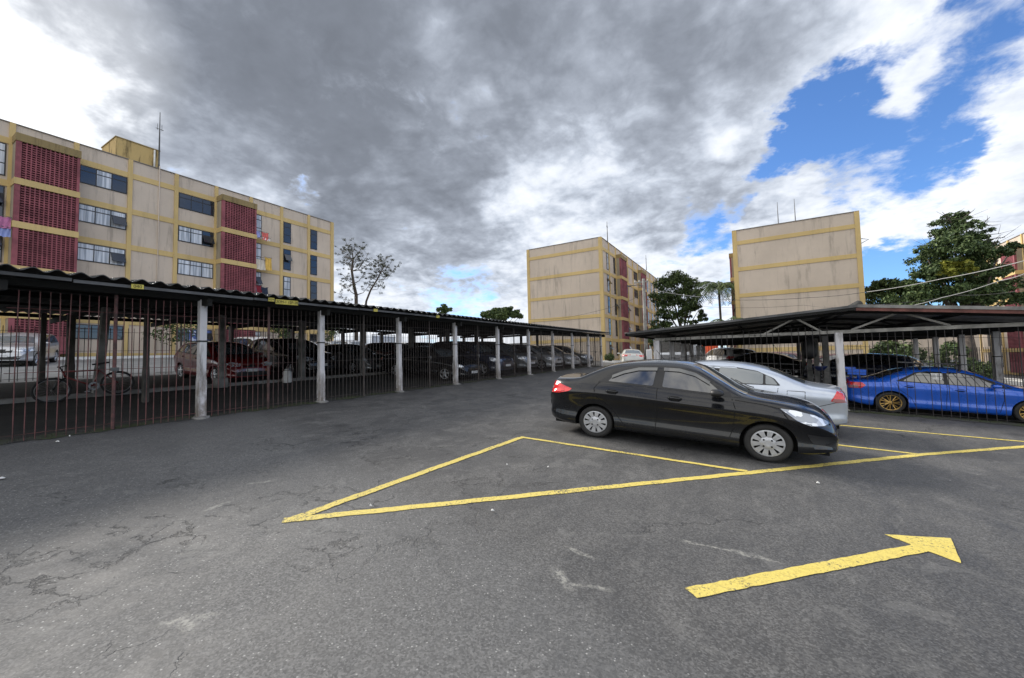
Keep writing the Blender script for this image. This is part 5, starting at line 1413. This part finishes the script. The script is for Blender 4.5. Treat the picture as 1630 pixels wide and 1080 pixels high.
# big tree between middle and right blocks
c_ = [clump_px(x_, y_, 46, r_) for (x_, y_, r_) in [(1060, 452, 16), (1078, 446, 18), (1096, 456, 17), (1050, 474, 15), (1072, 476, 18), (1094, 482, 18), (1108, 470, 13), (1062, 498, 16), (1086, 502, 13), (1112, 494, 10), (1046, 516, 12), (1066, 520, 13), (1120, 505, 9), (1102, 514, 7)]]
mass('broad dark green tree between the middle block and the right block', 'tree', [(c[0], c[1], c[2], c[3] * .86) for c in c_], 60, .11, m_leaf_d, (c_[8][0], 46), group='trees behind the right carport')
c_ = [clump_px(x_, y_, 41, r_) for (x_, y_, r_) in [(1040, 530, 9), (1050, 540, 8), (1033, 545, 7), (1060, 528, 9)]]
mass('low bushy tree behind the utility pole', 'tree', c_, 45, .10, m_leaf_d, (c_[0][0], 41), trunk=.1)
# palm
def palm(label, px, pyb, Y, h, seed):
    rs = random.Random(seed); P = at(px, pyb, 1, Y); x, y = P[0], P[1]; g = gz(x, y); root = empty('palm_tree', (x, y, g)); tag(root, label, 'palm tree'); o3 = Vector(root.location)
    m = MB(); m.tube([(0, 0, 0), (.05, 0, h * .5), (0, 0, h)], [.16, .11, .10], 8); m.build('trunk', m_bark, root, True)
    m = MB()
    for k in range(20):
        a = 2 * math.pi * k / 20 + rs.uniform(-.2, .2); L = rs.uniform(2.3, 3.4); up = rs.uniform(.2, 1.2)
        pts = []
        for i in range(9):
            t = i / 8; pts.append(Vector((math.cos(a) * L * t, math.sin(a) * L * t, h + L * (up * t - (.75 + up * .7) * t * t))))
        m.tube(pts, [.025 - .002 * i for i in range(9)], 4)
        for i in range(1, 9):
            for t2 in (0, .33, .66):
                p = pts[i - 1].lerp(pts[i], t2); tg = (pts[i] - pts[i - 1]).normalized(); sd_ = tg.cross(Vector((0, 0, 1))).normalized()
                for s_ in (-1, 1):
                    ln = .75 * (1 - abs(i / 8 - .45)) * rs.uniform(.8, 1.1); q_ = p + sd_ * s_ * ln * .75 + Vector((0, 0, -ln * rs.uniform(.3, .8))) + tg * .15
                    w = tg * .05
                    m.add([p - w, p + w, q_ + w * .3, q_ - w * .3], [(0, 1, 2, 3)])
    m.build('fronds', m_leaf_d, root)
palm('feathery palm tree between the dark tree and the right block', 1148, 540, 44, 7.6, 3)
palm('shorter palm tree low behind the taller palm', 1163, 540, 40, 3.6, 8)
# tall tree right, with a yellowing bough
main = [(1515, 345, 14), (1538, 352, 12), (1505, 365, 20), (1535, 378, 22), (1500, 392, 24), (1530, 405, 26), (1560, 400, 22), (1482, 415, 20), (1505, 432, 26), (1545, 438, 26), (1578, 430, 20), (1475, 448, 20), (1500, 465, 24), (1535, 470, 26), (1570, 465, 24), (1598, 455, 16), (1600, 478, 18), (1465, 475, 20), (1440, 482, 20), (1560, 375, 12), (1590, 405, 13), (1470, 400, 9), (1612, 395, 11)]
c_ = [clump_px(x_, y_, 36 + random.uniform(-1.5, 1.5), r_) for (x_, y_, r_) in main]
rt, o3 = mass('tall broad evergreen tree with one yellowing bough, right of the right block', 'tree', c_, 80, .09, m_leaf_e, (c_[9][0], 37), trunk=.38, group='trees behind the right carport', flat=.62)
cy = [clump_px(x_, y_, 34.2, r_) for (x_, y_, r_) in [(1512, 421, 11), (1528, 418, 12), (1522, 430, 13), (1508, 432, 9), (1540, 428, 8)]]
sub = []; rad = []
for c in cy:
    for _ in range(12):
        d = rng.normal(size=3); d /= np.linalg.norm(d); rr = c[3] * (.4 + .6 * rng.random())
        sub.append((c[0] + d[0] * rr, c[1] + d[1] * rr, c[2] + d[2] * rr * .6)); rad.append(c[3] * .35)
o_ = leaves(sub, rad, 45, .11, m_leaf_y, 'yellowing_bough', rt, .7, o3=o3)
# bare twigs at its top right
m = MB(); rs = random.Random(4)
for (xa, ya, xb, yb) in [(1535, 375, 1578, 358), (1545, 385, 1592, 372), (1550, 392, 1600, 378), (1520, 365, 1500, 338), (1525, 360, 1550, 335), (1555, 400, 1585, 388), (1500, 385, 1470, 392), (1562, 366, 1576, 346)]:
    A_, B_ = at(xa, ya, 1, 36), at(xb, yb, 1, 35.5); A_, B_ = Vector(A_) - o3, Vector(B_) - o3
    m.tube([A_, A_.lerp(B_, .5) + Vector((0, 0, .15)), B_], [.04, .025, .012], 4)
    for _ in range(7):
        t = rs.uniform(.3, 1); p = A_.lerp(B_, t); m.tube([p, p + Vector((rs.uniform(-.7, .9), rs.uniform(-.3, .3), rs.uniform(-.1, .7)))], [.014, .006], 3)
m.build('bare_twigs', m_bark, rt)
c_ = [clump_px(x_, y_, 47, r_) for (x_, y_, r_) in [(1388, 462, 12), (1402, 456, 12), (1418, 452, 12), (1434, 456, 13), (1450, 458, 14), (1395, 476, 16), (1420, 474, 18), (1446, 476, 18), (1470, 470, 14)]]
mass('darker low tree mass between the right block and the tall evergreen', 'tree', c_, 46, .14, m_leaf_d, (c_[6][0], 47), group='trees behind the right carport')
# shrubs
def shrub(label, px, py, Y, r, mt, seed, name='shrub', flat=.8, n=26):
    P = at(px, py, 1, Y); x, y = P[0], P[1]; g = gz(x, y); root = empty(name, (x, y, g)); tag(root, label, 'shrub'); o3 = Vector(root.location)
    rs = random.Random(seed); c = []; rad = []
    for _ in range(n):
        d = Vector((rs.gauss(0, 1), rs.gauss(0, 1), rs.gauss(0, 1))).normalized(); c.append((x + d.x * r * .7, y + d.y * r * .7, g + r * flat * 1.05 + d.z * r * .7 * flat)); rad.append(r * .36)
    m = MB()
    for k in range(7):
        q_ = c[k]; m.tube([(0, 0, -.05), ((q_[0] - x) * .5, (q_[1] - y) * .5, (q_[2] - g) * .6), (q_[0] - x, q_[1] - y, q_[2] - g)], [.03, .02, .01], 4)
    m.build('stems', m_bark, root); leaves(c, rad, 70, r * .10, mt, 'foliage', root, .9, o3=o3)
shrub('rounded clipped dark shrub at the corner of the middle block', 970, 572, 38.6, .52, m_leaf_d, 1)
shrub('wide leafy shrub seen through the right carport above the blue car', 1427, 580, 30.5, 1.25, m_leaf_d, 2, flat=.9, n=40)
shrub('smaller shrub seen through the right carport, left of the far doors', 1515, 572, 33.0, .95, m_leaf_e, 5, flat=1.2, n=30)
shrub('dark hedge plant against the far block seen through the right carport', 1560, 585, 30.0, .7, m_leaf_d, 6, n=24)
# shrubs on the street behind the left carport
def shrub_x(label, px, X, r, mt, seed, h=1.0):
    P = at(px, 545, 0, X); 
    x, y = P[0], P[1]; g = gz(x, y); root = empty('shrub', (x, y, g)); tag(root, label, 'shrub'); o3 = Vector(root.location)
    rs = random.Random(seed); c = []; rad = []
    for _ in range(22):
        c.append((x + rs.gauss(0, r * .5), y + rs.gauss(0, r * .5), g + h + rs.gauss(0, r * .45))); rad.append(r * .4)
    m = MB(); m.tube([(0, 0, -.05), (.03, 0, h * .5), (0, 0, h)], [.07, .05, .04], 6); m.build('stems', m_bark, root); leaves(c, rad, 45, .09, mt, 'foliage', root, .9, o3=o3)
shrub_x('dark leafy street tree seen past the rear of the red car', 288, -31.5, 1.3, m_leaf_d, 3, 2.3)
shrub_x('small street tree seen through the left carport beyond the white cars', 451, -31.8, 1.1, m_leaf_e, 4, 2.2)
shrub_x('small street tree seen just right of the second white post', 527, -31.8, 1.0, m_leaf_e, 9, 2.2)

# ------------------------------------------------------------ pole, lines
P = at(1030, 590, 1, 34.0); x, y = float(P[0]), 34.0; g = gz(x, y)
pole = empty('utility_pole', (x, y, g)); tag(pole, 'grey concrete utility pole in front of the middle block', 'utility pole')
m = MB(); m.tube([(0, 0, -.2), (0, 0, 7.0)], [.17, .12], 12); m.build('shaft', m_concrete, pole, True)
m = MB(); m.box(-.75, .35, -.05, .05, 6.70, 6.80); m.build('crossarm', m_timber, pole)
for k in (-.7, -.35, .3):
    m = MB(); m.lathe([(.001, 0), (.05, 0), (.03, .04), (.05, .07), (.001, .12)], 8, lambda a, h_, c: (k + a, c, 6.82 + h_)); m.build('insulator', m_white, pole)
m = MB(); m.tube([(0, -.1, 6.4), (-.4, -.3, 6.5), (-.9, -.6, 6.45)], .03, 5); m.box(-1.15, -.85, -.75, -.5, 6.38, 6.46); m.build('lamp_arm', m_gutter, pole)
P2 = at(1034, 578, 1, 33.0); bx = empty('meter_cabinet', (float(P2[0]), 33.0, gz(P2[0], 33.0))); tag(bx, 'narrow white upright cabinet at the foot of the utility pole', 'cabinet')
m = MB(); m.box(-.19, .19, -.12, .12, 0, 1.28); o = m.build('cabinet_body', m_white, bx); mod = o.modifiers.new('b', 'BEVEL'); mod.width = .015
m = MB(); m.box(-.15, .15, -.128, -.12, .1, 1.2); m.box(.09, .12, -.14, -.128, .6, .7); m.build('cabinet_door', m_plate, bx)
def wire(label, pts, rad=.018, sag=0, mt=None):
    P3 = []
    for (px, py, Yv) in pts: P3.append(Vector(at(px, py, 1, Yv)))
    out = []
    for a, c in zip(P3[:-1], P3[1:]):
        for i in range(10):
            t = i / 10; p = a.lerp(c, t); p.z -= sag * 4 * t * (1 - t); out.append(p)
    out.append(P3[-1]); m = MB(); m.tube(out, rad, 5)
    tag(m.build('power_line', mt or m_frame, None, True), label, 'power line', 'overhead lines')
m_wire = mat('pale_cable', (.30, .30, .29), .6)
wire('pale cable from the pole towards the dark tree and right block', [(1030, 459, 34), (1115, 473, 34)], .022, .1, m_wire)
wire('black cable crossing the right block from the dark tree to the tall tree', [(1115, 473, 34), (1180, 478, 34), (1290, 474, 32), (1380, 465, 30)], .014, .05)
wire('pale cable rising across the tall evergreen tree to the right edge', [(1380, 465, 30), (1500, 444, 27), (1640, 413, 24)], .018, .05, m_wire)
wire('lower pale cable ending on the right carport roof, crossing the evergreen', [(1428, 491, 27), (1500, 474, 26), (1592, 447, 25), (1640, 432, 24)], .018, .05, m_wire)
wire('thin lowest cable crossing the evergreen tree', [(1380, 486, 30), (1520, 470, 28), (1640, 460, 26)], .010, .1)
wire('thin cable sagging across the end wall of the middle block to the pole', [(841, 509, 36), (900, 506, 36), (985, 486, 35), (1028, 465, 34)], .012, .08)
wire('lower thin cable across the right block', [(1115, 488, 36), (1280, 486, 34), (1380, 486, 30)], .009, .15)

# ------------------------------------------------------------ laundry and racks on the left block
def hanging(label, y, z, w, h, col, name='hanging_cloth', n=.35, group='laundry on the left block'):
    m_ = mat('cloth_' + ''.join('%02d' % int(c * 99) for c in col), col, .9, fn=noisy(col, .2, 2))
    root = empty(name, (-34 + n, y, z)); tag(root, label, 'laundry', group)
    m = MB(); v = []; nx = 12
    for j in range(4):
        for i in range(nx + 1):
            t = i / nx; v.append((.04 * math.sin(t * 17 + j) + .02 * j, (t - .5) * w * (1 - .04 * j), -h * j / 3 + .02 * math.sin(t * 9)))
    f = [(j * (nx + 1) + i, j * (nx + 1) + i + 1, (j + 1) * (nx + 1) + i + 1, (j + 1) * (nx + 1) + i) for j in range(3) for i in range(nx)]
    m.add(v, f); m.build('cloth', m_, root, True)
    m = MB(); m.tube([(-n + .05, -w / 2, .03), (.05, -w / 2, .03), (.05, w / 2, .03), (-n + .05, w / 2, .03)], .014, 4); m.build('drying_rail', m_gutter, root)
def fz(px, py): p = at(px, py, 0, -33.2); return float(p[1]), float(p[2])
for (px, py, w, h, col, lb) in [(410, 368, .38, .50, (.30, .33, .62), 'small pale blue cloth hanging beside the right lattice bay'), (422, 371, .55, .62, (.62, .14, .12), 'red cloth hung from a window rail beside the right lattice bay'),
     (424, 379, .6, .25, (.62, .62, .60), 'white cloth edge showing under the red cloth'),
     (415, 414, .75, .80, (.55, .50, .42), 'pale patterned clothes on the rack below the red cloth'), (427, 411, .55, 1.0, (.62, .40, .09), 'mustard yellow cloth slung over the lower rack'),
     (412, 455, .45, .55, (.20, .015, .03), 'dark red cloth low beside the lattice bay'), (421, 458, .55, .55, (.02, .03, .06), 'navy cloth low beside the lattice bay'),
     (4, 345, .6, .6, (.45, .16, .30), 'pink towel hanging at the left edge of the photo'), (6, 362, .5, .5, (.25, .30, .55), 'blue towel hanging below the pink one at the left edge')]:
    yy, zz = fz(px, py); hanging(lb, yy, zz, w, h, col, n=.8)

# ------------------------------------------------------------ cars in the yard
black, S_, q_ = make_car('glossy black four-door saloon with silver wheel covers, parked along the yellow bay line', 'car', SALOON, 'black', -2.46 + (3.325 - .95) / 2, 7.60, 0, name='parked_car')
# wipers and washer of the black car
m = MB()
for (a, c, d, e) in ((2.30, -.30, 1.98, .10), (2.30, .22, 2.02, .57)):
    pts = []
    for i in range(7):
        t = i / 6; xx = a + (d - a) * t; yy = c + (e - c) * t; pts.append(q_(xx, yy, S_.zt(min(xx, 2.28), yy) + .028))
    m.tube(pts, .008, 4)
m.build('wiper', m_trim, black)
m = MB()
for s_ in (-1,):
    pass
# roof aerial, window deflectors
m.v = []; m.f = []; m.m = []
m.tube([q_(.95, 0, 1.51), q_(.80, 0, 1.70)], [.006, .003], 5); m.build('aerial', m_trim, black)
for s_ in (-1, 1):
    for pts2 in ([(.26, 1.21), (.45, 1.305), (.68, 1.375), (.97, 1.39)], [(1.07, 1.395), (1.30, 1.39), (1.53, 1.33), (1.74, 1.20)]):
        m = MB(); v = []
        for (a, c) in pts2:
            yy = S_.ys(a, c - .01); yy2 = S_.ys(a, c - .065); v += [q_(a, s_ * (yy + .010), c), q_(a, s_ * (yy2 + .022), c - .055)]
        m.add(v, [(2 * i, 2 * i + 1, 2 * i + 3, 2 * i + 2) for i in range(3)]); m.build('rain_deflector', m_cglass, black, True)
silver, S2, q2 = make_car('silver blue four-door saloon facing away behind the black car', 'car', SALOON2, 'silver', 1.28 - 2.22, 9.98, 180, glass=m_cglass_l)
blue, S3, q3 = make_car('bright blue saloon with gold wheels, rear wing and roof bars behind the right fence', 'car', SPORT, 'blue', 2.72 + 1.225 * .93, 14.42, 0, scale=.93, glass=m_cglass)
m = MB()
for s_ in (-1, 1):
    m.tube([q3(-.62, s_ * .58, .97), q3(-.66, s_ * .60, 1.17)], [.05, .04], 6)
m.build('wing_strut', PAINT['blue'], blue, True)
m = MB(); v = []
for (a, c) in ((-.86, 1.20), (-.84, 1.235), (-.62, 1.225), (-.52, 1.20), (-.60, 1.185), (-.82, 1.175)):
    for yy in (-.72, .72): v.append(q3(a, yy, c))
m.add(v, [(2 * i, 2 * i + 1, (2 * i + 3) % 12, (2 * i + 2) % 12) for i in range(6)] + [(0, 2, 4, 6, 8, 10), (11, 9, 7, 5, 3, 1)])
for s_ in (-1, 1): m.box(*sorted((q3(-.90, 0, 0)[0], q3(-.50, 0, 0)[0])), s_ * .72 - .012, s_ * .72 + .012, 1.10 * ZS, 1.27 * ZS)
m.build('rear_wing', PAINT['blue'], blue)
for a in (.62, 1.35):
    m = MB(); z_ = S3.zt(a, 0); m.tube([q3(a, -.66, z_ + .10), q3(a, .66, z_ + .10)], .018, 6)
    for s_ in (-1, 1): m.tube([q3(a, s_ * .56, S3.zt(a, .52) - .04), q3(a, s_ * .58, z_ + .10)], [.035, .025], 6)
    m.build('roof_bar', m_trim, blue)
for yy in (-.45,):
    m = MB(); m.tube([q3(.2, yy, 1.53), q3(1.6, yy, 1.52)], .014, 6); m.build('roof_rail', m_gutter, blue)
m = MB(); v = []
for (a, c) in ((.80, 1.245), (1.00, 1.25), (.99, 1.07), (.82, 1.075)): v.append(q3(a, -(S3.ys(a, c) + .012), c))
m.add(v, [(0, 1, 2, 3)]); m.build('paper_notice', m_white, blue)
m = MB()
for k in range(4):
    for (a0, a1) in ((.815, .885), (.91, .975)):
        zz = 1.225 - k * .035
        v = [q3(a, -(S3.ys(a, c) + .0145), c) for (a, c) in ((a0, zz), (a1, zz), (a1, zz - .012), (a0, zz - .012))]
        m.add(v, [(0, 1, 2, 3)])
m.build('notice_print', m_gutter, blue)

# cars under the left carport and on the street behind it
LC = [
 ('red hatchback nosed towards the yard in the second row of the left carport', HATCH, 'red', -16.55, 7.45, 0),
 ('black hatchback deep in the left carport beside the red one', SUV, 'black', -16.9, 10.2, 0),
 ('dark car with a pale grey front bumper behind the second white post', SALOON2, 'grey', -16.7, 12.75, 0),
 ('dark maroon car in the second row behind the third white post', HATCH, 'maroon', -16.6, 15.7, 0),
 ('black hatchback in the second row left of the fourth white post', HATCH, 'black', -16.6, 18.2, 0),
 ('dark blue saloon far back in the second row of the left carport', SALOON2, 'darkblue', -16.6, 21.0, 0),
 ('black saloon side-on behind the bars between the third and fourth white posts', SALOON2, 'black', -11.75, 13.05, 0),
 ('dark blue off-roader with a bright plate behind the fifth white post', SUV, 'darkblue', -11.75, 15.75, 0),
 ('grey pickup-like car right of the dark blue off-roader', SUV, 'grey', -11.9, 18.4, 0),
 ('light silver hatchback near the far end of the left carport', HATCH, 'lightgrey', -11.55, 21.15, 0),
 ('silver saloon in the last bays of the left carport', SALOON2, 'lightgrey', -11.75, 23.7, 0),
 ('dark grey hatchback in the last bay of the left carport', HATCH, 'grey', -11.6, 26.3, 0),
]
for lb, sp, colr_, x, y, hd in LC:
    make_car(lb, 'car', sp, colr_, x, y, hd, group='cars under the left carport')
P = at(20, 560, 0, -29.5); make_car('silver off-roader parked on the street behind the bicycle', 'car', SUV, 'lightgrey', -29.6, float(P[1]) + .25, -24, group='cars on the street behind the left carport')
for (px, X, sp, cl_, hd, lb) in [(418, -24, SUV, 'white', 0, 'white off-roader on the street behind the red hatchback'), (478, -24, HATCH, 'white', 0, 'small round-roofed white hatchback on the street'),
      (528, -24.5, SALOON2, 'lightgrey', 10, 'silver saloon on the street right of the second white post'), (560, -24.5, HATCH, 'white', 0, 'white hatchback on the street between the second and third white posts'), (650, -25, SALOON2, 'white', 0, 'white saloon on the street, mostly hidden by dark cars')]:
    P = at(px, 550, 0, X); make_car(lb, 'car', sp, cl_, X, float(P[1]), hd, group='cars on the street behind the left carport')
P = at(611, 540, 0, -29); pn = empty('sheet_gate', (-29, float(P[1]), gz(-29, P[1]))); tag(pn, 'pale corrugated sheet gate seen through the left carport', 'gate')
m = MB(); v = []
for i in range(81):
    yy = -1.3 + 2.6 * i / 80; xx = .02 * math.sin(i * .9); v += [(xx, yy, 0), (xx, yy, 1.75)]
m.add(v, [(2 * i, 2 * i + 1, 2 * i + 3, 2 * i + 2) for i in range(80)]); m.box(-.05, -.02, -1.3, 1.3, 0, 1.75); m.build('sheet', mat('pale_blue_sheet', (.42, .47, .55), .6), pn)
m = MB(); m.tube([(0, -1.34, 0), (0, -1.34, 1.85), (0, 1.34, 1.85), (0, 1.34, 0)], .03, 6); m.build('gate_frame', m_gutter, pn)
# far white car in the gap
P = at(1004, 570, 1, 34.0); make_car('white four-door saloon seen from behind in front of the middle block', 'car', SALOON2, 'pearl', float(P[0]), 34.0, 109, glass=m_cglass_l)
# cars seen through the right carport
RCARS = [
 ((1366, 582), 23.0, HATCH, 'darkblue', 155, 'dark hatchback seen from behind through the bars above the blue car boot'),
 ((1207, 576), 25.2, SALOON2, 'black', 175, 'black coupe-like car behind the silver car roof'),
 ((1275, 575), 30.5, SALOON2, 'white', 178, 'white saloon beyond the front centre post of the right carport'),
 ((1153, 572), 27.5, SUV, 'white', 120, 'white off-roader with a red tail lamp at the left inside the right carport'),
 ((1222, 565), 29.5, HATCH, 'maroon', 170, 'dark maroon car behind the black coupe-like car'),
 ((1322, 575), 29.5, HATCH, 'maroon', 180, 'dark maroon hatchback behind the front centre post'),
]
for (px, Yv, sp, cl_, hd, lb) in RCARS:
    P = at(px[0], px[1], 1, Yv); make_car(lb, 'car', sp, cl_, float(P[0]), Yv, hd, group='cars seen through the right carport')

# ------------------------------------------------------------ bicycle
bk = empty('bicycle', (-13.72, 2.74, gz(-13.72, 2.74))); tag(bk, 'dark mountain bicycle with a reddish frame leaning in the left carport behind the red bars', 'bicycle')
bk.rotation_euler = (0, math.radians(-6), math.radians(90))
# local: x along bike (towards rear wheel = +), z up
def bike():
    R_ = .30; zf = .90
    m_fr = mat('bike_red_frame', (.16, .02, .02), .35, coat=.6); m_al = mat('bike_alloy', (.22, .22, .22), .4, metal=.8)
    for (xx, nm) in ((0.0, 'front'), (1.12, 'rear')):
        w = empty('wheel', (xx, 0, R_ * zf)); w.parent = bk
        m = MB(); ring = []
        for i in range(41):
            a = 2 * math.pi * i / 40; ring.append((R_ * math.cos(a), 0, R_ * math.sin(a) * zf))
        m.tube(ring, .024, 6, cap=False); m.build('tyre', m_tyre, w, True)
        m = MB(); ring = [(p[0] * .90, 0, p[2] * .90) for p in ring]; m.tube(ring, .010, 5, cap=False)
        for k in range(16):
            a = 2 * math.pi * k / 16; m.tube([(0, .02 * (-1) ** k, 0), (R_ * .9 * math.cos(a), 0, R_ * .9 * math.sin(a) * zf)], .0022, 3)
        m.tube([(0, -.05, 0), (0, .05, 0)], .022, 8); m.build('rim', m_al, w, True)
    z = lambda v: v * zf
    bb = (.68, 0, z(.29)); hd1 = (.20, 0, z(.74)); hd0 = (.24, 0, z(.60)); st = (.80, 0, z(.70)); rw = (1.12, 0, z(.30)); fw = (0, 0, z(.30))
    m = MB(); m.tube([hd1, st], .018, 6); m.tube([hd0, bb], .022, 6); m.tube([bb, st], .018, 6); m.tube([hd0, hd1], .024, 6)
    for s_ in (-.05, .05):
        m.tube([(st[0], 0, st[2]), (rw[0], s_, rw[2])], .009, 5); m.tube([(bb[0], s_ * .5, bb[2]), (rw[0], s_, rw[2])], .010, 5)
    m.build('frame', m_fr, bk, True)
    m = MB()
    for s_ in (-.05, .05): m.tube([(hd0[0] - .01, s_, hd0[2] - .02), (.10, s_, z(.48)), (fw[0], s_, fw[2])], .014, 6)
    m.build('fork', m_trim, bk, True)
    m = MB(); m.tube([hd1, (.17, 0, z(.86))], .016, 6); m.tube([(.22, -.30, z(.90)), (.15, -.10, z(.87)), (.15, .10, z(.87)), (.22, .30, z(.90))], .013, 6)
    m.build('handlebar', m_trim, bk, True)
    m = MB(); m.tube([st, (.84, 0, z(.86))], .013, 6); m.build('seat_post', m_al, bk, True)
    m = MB(); v = []
    for (xx, w_, zz) in ((.70, .02, .88), (.78, .03, .885), (.88, .06, .89), (.97, .075, .90), (1.0, .05, .895)):
        v += [(xx, -w_, z(zz)), (xx, w_, z(zz)), (xx, w_ * .7, z(zz - .04)), (xx, -w_ * .7, z(zz - .04))]
    m.add(v, [(i * 4 + k, i * 4 + (k + 1) % 4, i * 4 + 4 + (k + 1) % 4, i * 4 + 4 + k) for i in range(4) for k in range(4)] + [(3, 2, 1, 0), (16, 17, 18, 19)])
    m.build('saddle', m_trim, bk, True)
    m = MB(); m.lathe([(.085, .03), (.10, .035), (.10, .04), (.06, .04)], 20, lambda a, h_, c: (bb[0] + a, h_ * -1, bb[2] + c), 0, True)
    m.tube([(bb[0], -.05, bb[2]), (bb[0] - .13, -.06, bb[2] - .10)], .010, 5); m.tube([(bb[0], .05, bb[2]), (bb[0] + .13, .06, bb[2] + .10)], .010, 5)
    m.box(bb[0] - .18, bb[0] - .09, -.12, -.05, bb[2] - .12, bb[2] - .095); m.build('crankset', m_al, bk)
bike()
# ------------------------------------------------------------ odds and ends
P = at(1288, 552, 1, 15.2); pb = empty('punch_bag', (float(P[0]), 15.2, float(P[2]) - .38)); tag(pb, 'black pear-shaped punch bag hanging behind the right fence beside the centre posts', 'punch bag')
m = MB(); m.lathe([(.001, 0), (.12, .02), (.19, .12), (.20, .28), (.17, .45), (.10, .60), (.04, .68), (.001, .70)], 16, lambda a, h_, c: (a, c, h_)); m.build('bag', m_trim, pb, True)
m = MB(); m.tube([(0, 0, .70), (0, 0, float(.93 - P[2] + .38))], .012, 4); m.build('strap', m_strap, pb)
P = at(1306, 592, 1, 15.0); g = gz(P[0], 15.0); ob = empty('pedestal_basin', (float(P[0]), 15.0, g)); tag(ob, 'dark blue shallow bowl on a thin stand behind the right fence', 'basin')
zt_ = float(at(1306, 583, 1, 15.0)[2]) - g
m = MB(); m.lathe([(.001, 0), (.05, .0), (.12, .06), (.17, .12), (.18, .15), (.15, .13), (.08, .06), (.001, .04)], 18, lambda a, h_, c: (a, c, zt_ - .15 + h_)); m.build('bowl', mat('navy_plastic', (.02, .03, .10), .4), ob, True)
m = MB(); m.tube([(0, 0, 0), (0, 0, zt_ - .14)], .02, 6); m.tube([(-.15, 0, .01), (.15, 0, .01)], .02, 5); m.tube([(0, -.15, .01), (0, .15, .01)], .02, 5); m.build('stand', m_trim, ob)
m = MB(); m.lathe([(.001, 0), (.035, 0), (.035, .14), (.015, .18), (.015, .21), (.001, .21)], 10, lambda a, h_, c: (float(P[0]) + a, 15.0 + c, g + zt_ - .10 + h_))
tag(m.build('bottle', m_white, None, True), 'small white bottle standing in the dark blue bowl', 'bottle')
P = at(1125, 558, 1, 27.5); oc = empty('water_tank', (float(P[0]), 29.5, gz(P[0], 29.5))); tag(oc, 'orange-red ribbed tank seen through the left bays of the right carport', 'tank')
zc_ = float(P[2]) - gz(P[0], 29.5)
m = MB(); prof = [(.001, zc_ - .55)] + [(.46 + .02 * (k % 2), zc_ - .55 + k * .1) for k in range(11)] + [(.30, zc_ + .60), (.001, zc_ + .62)]
m.lathe(prof, 24, lambda a, h_, c: (a, c, h_)); m.build('tank_shell', mat('orange_tank', (.60, .075, .02), .5, fn=noisy((.60, .08, .02), .2, 3)), oc, True)
m = MB()
for a in (-.3, .3):
    for c in (-.3, .3): m.tube([(a, c, 0), (a, c, zc_ - .5)], .04, 6)
m.box(-.5, .5, -.5, .5, zc_ - .60, zc_ - .555); m.build('stand', m_gutter, oc)
# concrete bucket block at the foot of a middle post, white sack, broom
P = at(337, 612, 0, -14.0); cb = empty('concrete_block', (-13.95, 6.22, gz(-13.95, 6.22))); tag(cb, 'grey concrete footing block at the foot of the inner post left of the red hatchback', 'block')
m = MB(); m.box(-.12, .12, -.16, .16, 0, .30); o = m.build('block', m_concrete, cb); mod = o.modifiers.new('b', 'BEVEL'); mod.width = .02; mod.segments = 2
P = at(457, 597, 0, -13.9); sk = empty('plastic_sack', (-13.9, float(P[1]), gz(-13.9, P[1]))); tag(sk, 'crumpled white plastic sack standing on the carport floor by an inner post', 'sack')
m = MB(); v = []; rs = random.Random(2)
for j, (r_, h_) in enumerate(((.13, 0), (.16, .08), (.14, .22), (.15, .34), (.07, .42), (.09, .47))):
    for k in range(10):
        a = 2 * math.pi * k / 10; rr = r_ * rs.uniform(.8, 1.2); v.append((rr * math.cos(a), rr * math.sin(a), h_ + rs.uniform(-.01, .01)))
m.add(v, [(j * 10 + k, j * 10 + (k + 1) % 10, (j + 1) * 10 + (k + 1) % 10, (j + 1) * 10 + k) for j in range(5) for k in range(10)] + [tuple(50 + k for k in range(10))])
m.build('sack_body', m_white, sk, True); m = MB(); m.tube([(.08 * math.cos(a), .08 * math.sin(a), .42) for a in np.linspace(0, 6.28, 12)], .01, 4); m.build('tie', m_strap, sk)
# grass tufts along the fence foot
v = []; f = []
rs = random.Random(3)
for _ in range(2600):
    if rs.random() < .6: x_, y_ = -9.36 + rs.gauss(0, .06), rs.uniform(-1, 28)
    else: x_, y_ = rs.uniform(-3, 9), 13.42 + rs.gauss(0, .07)
    if rs.random() < .55 and (math.sin(y_ * 2.3 + x_) < .2): continue
    g = gz(x_, y_); h_ = rs.uniform(.015, .06); a = rs.uniform(0, 6.28); k = len(v)
    v += [(x_ - .005 * math.cos(a), y_ - .005 * math.sin(a), g), (x_ + .005 * math.cos(a), y_ + .005 * math.sin(a), g), (x_ + rs.uniform(-.03, .03), y_ + rs.uniform(-.03, .03), g + h_)]; f.append((k, k + 1, k + 2))
m = MB(); m.add(v, f); tag(m.build('grass', m_leaf_b), 'sparse weeds growing along the foot of the fences', 'grass', kind='stuff')
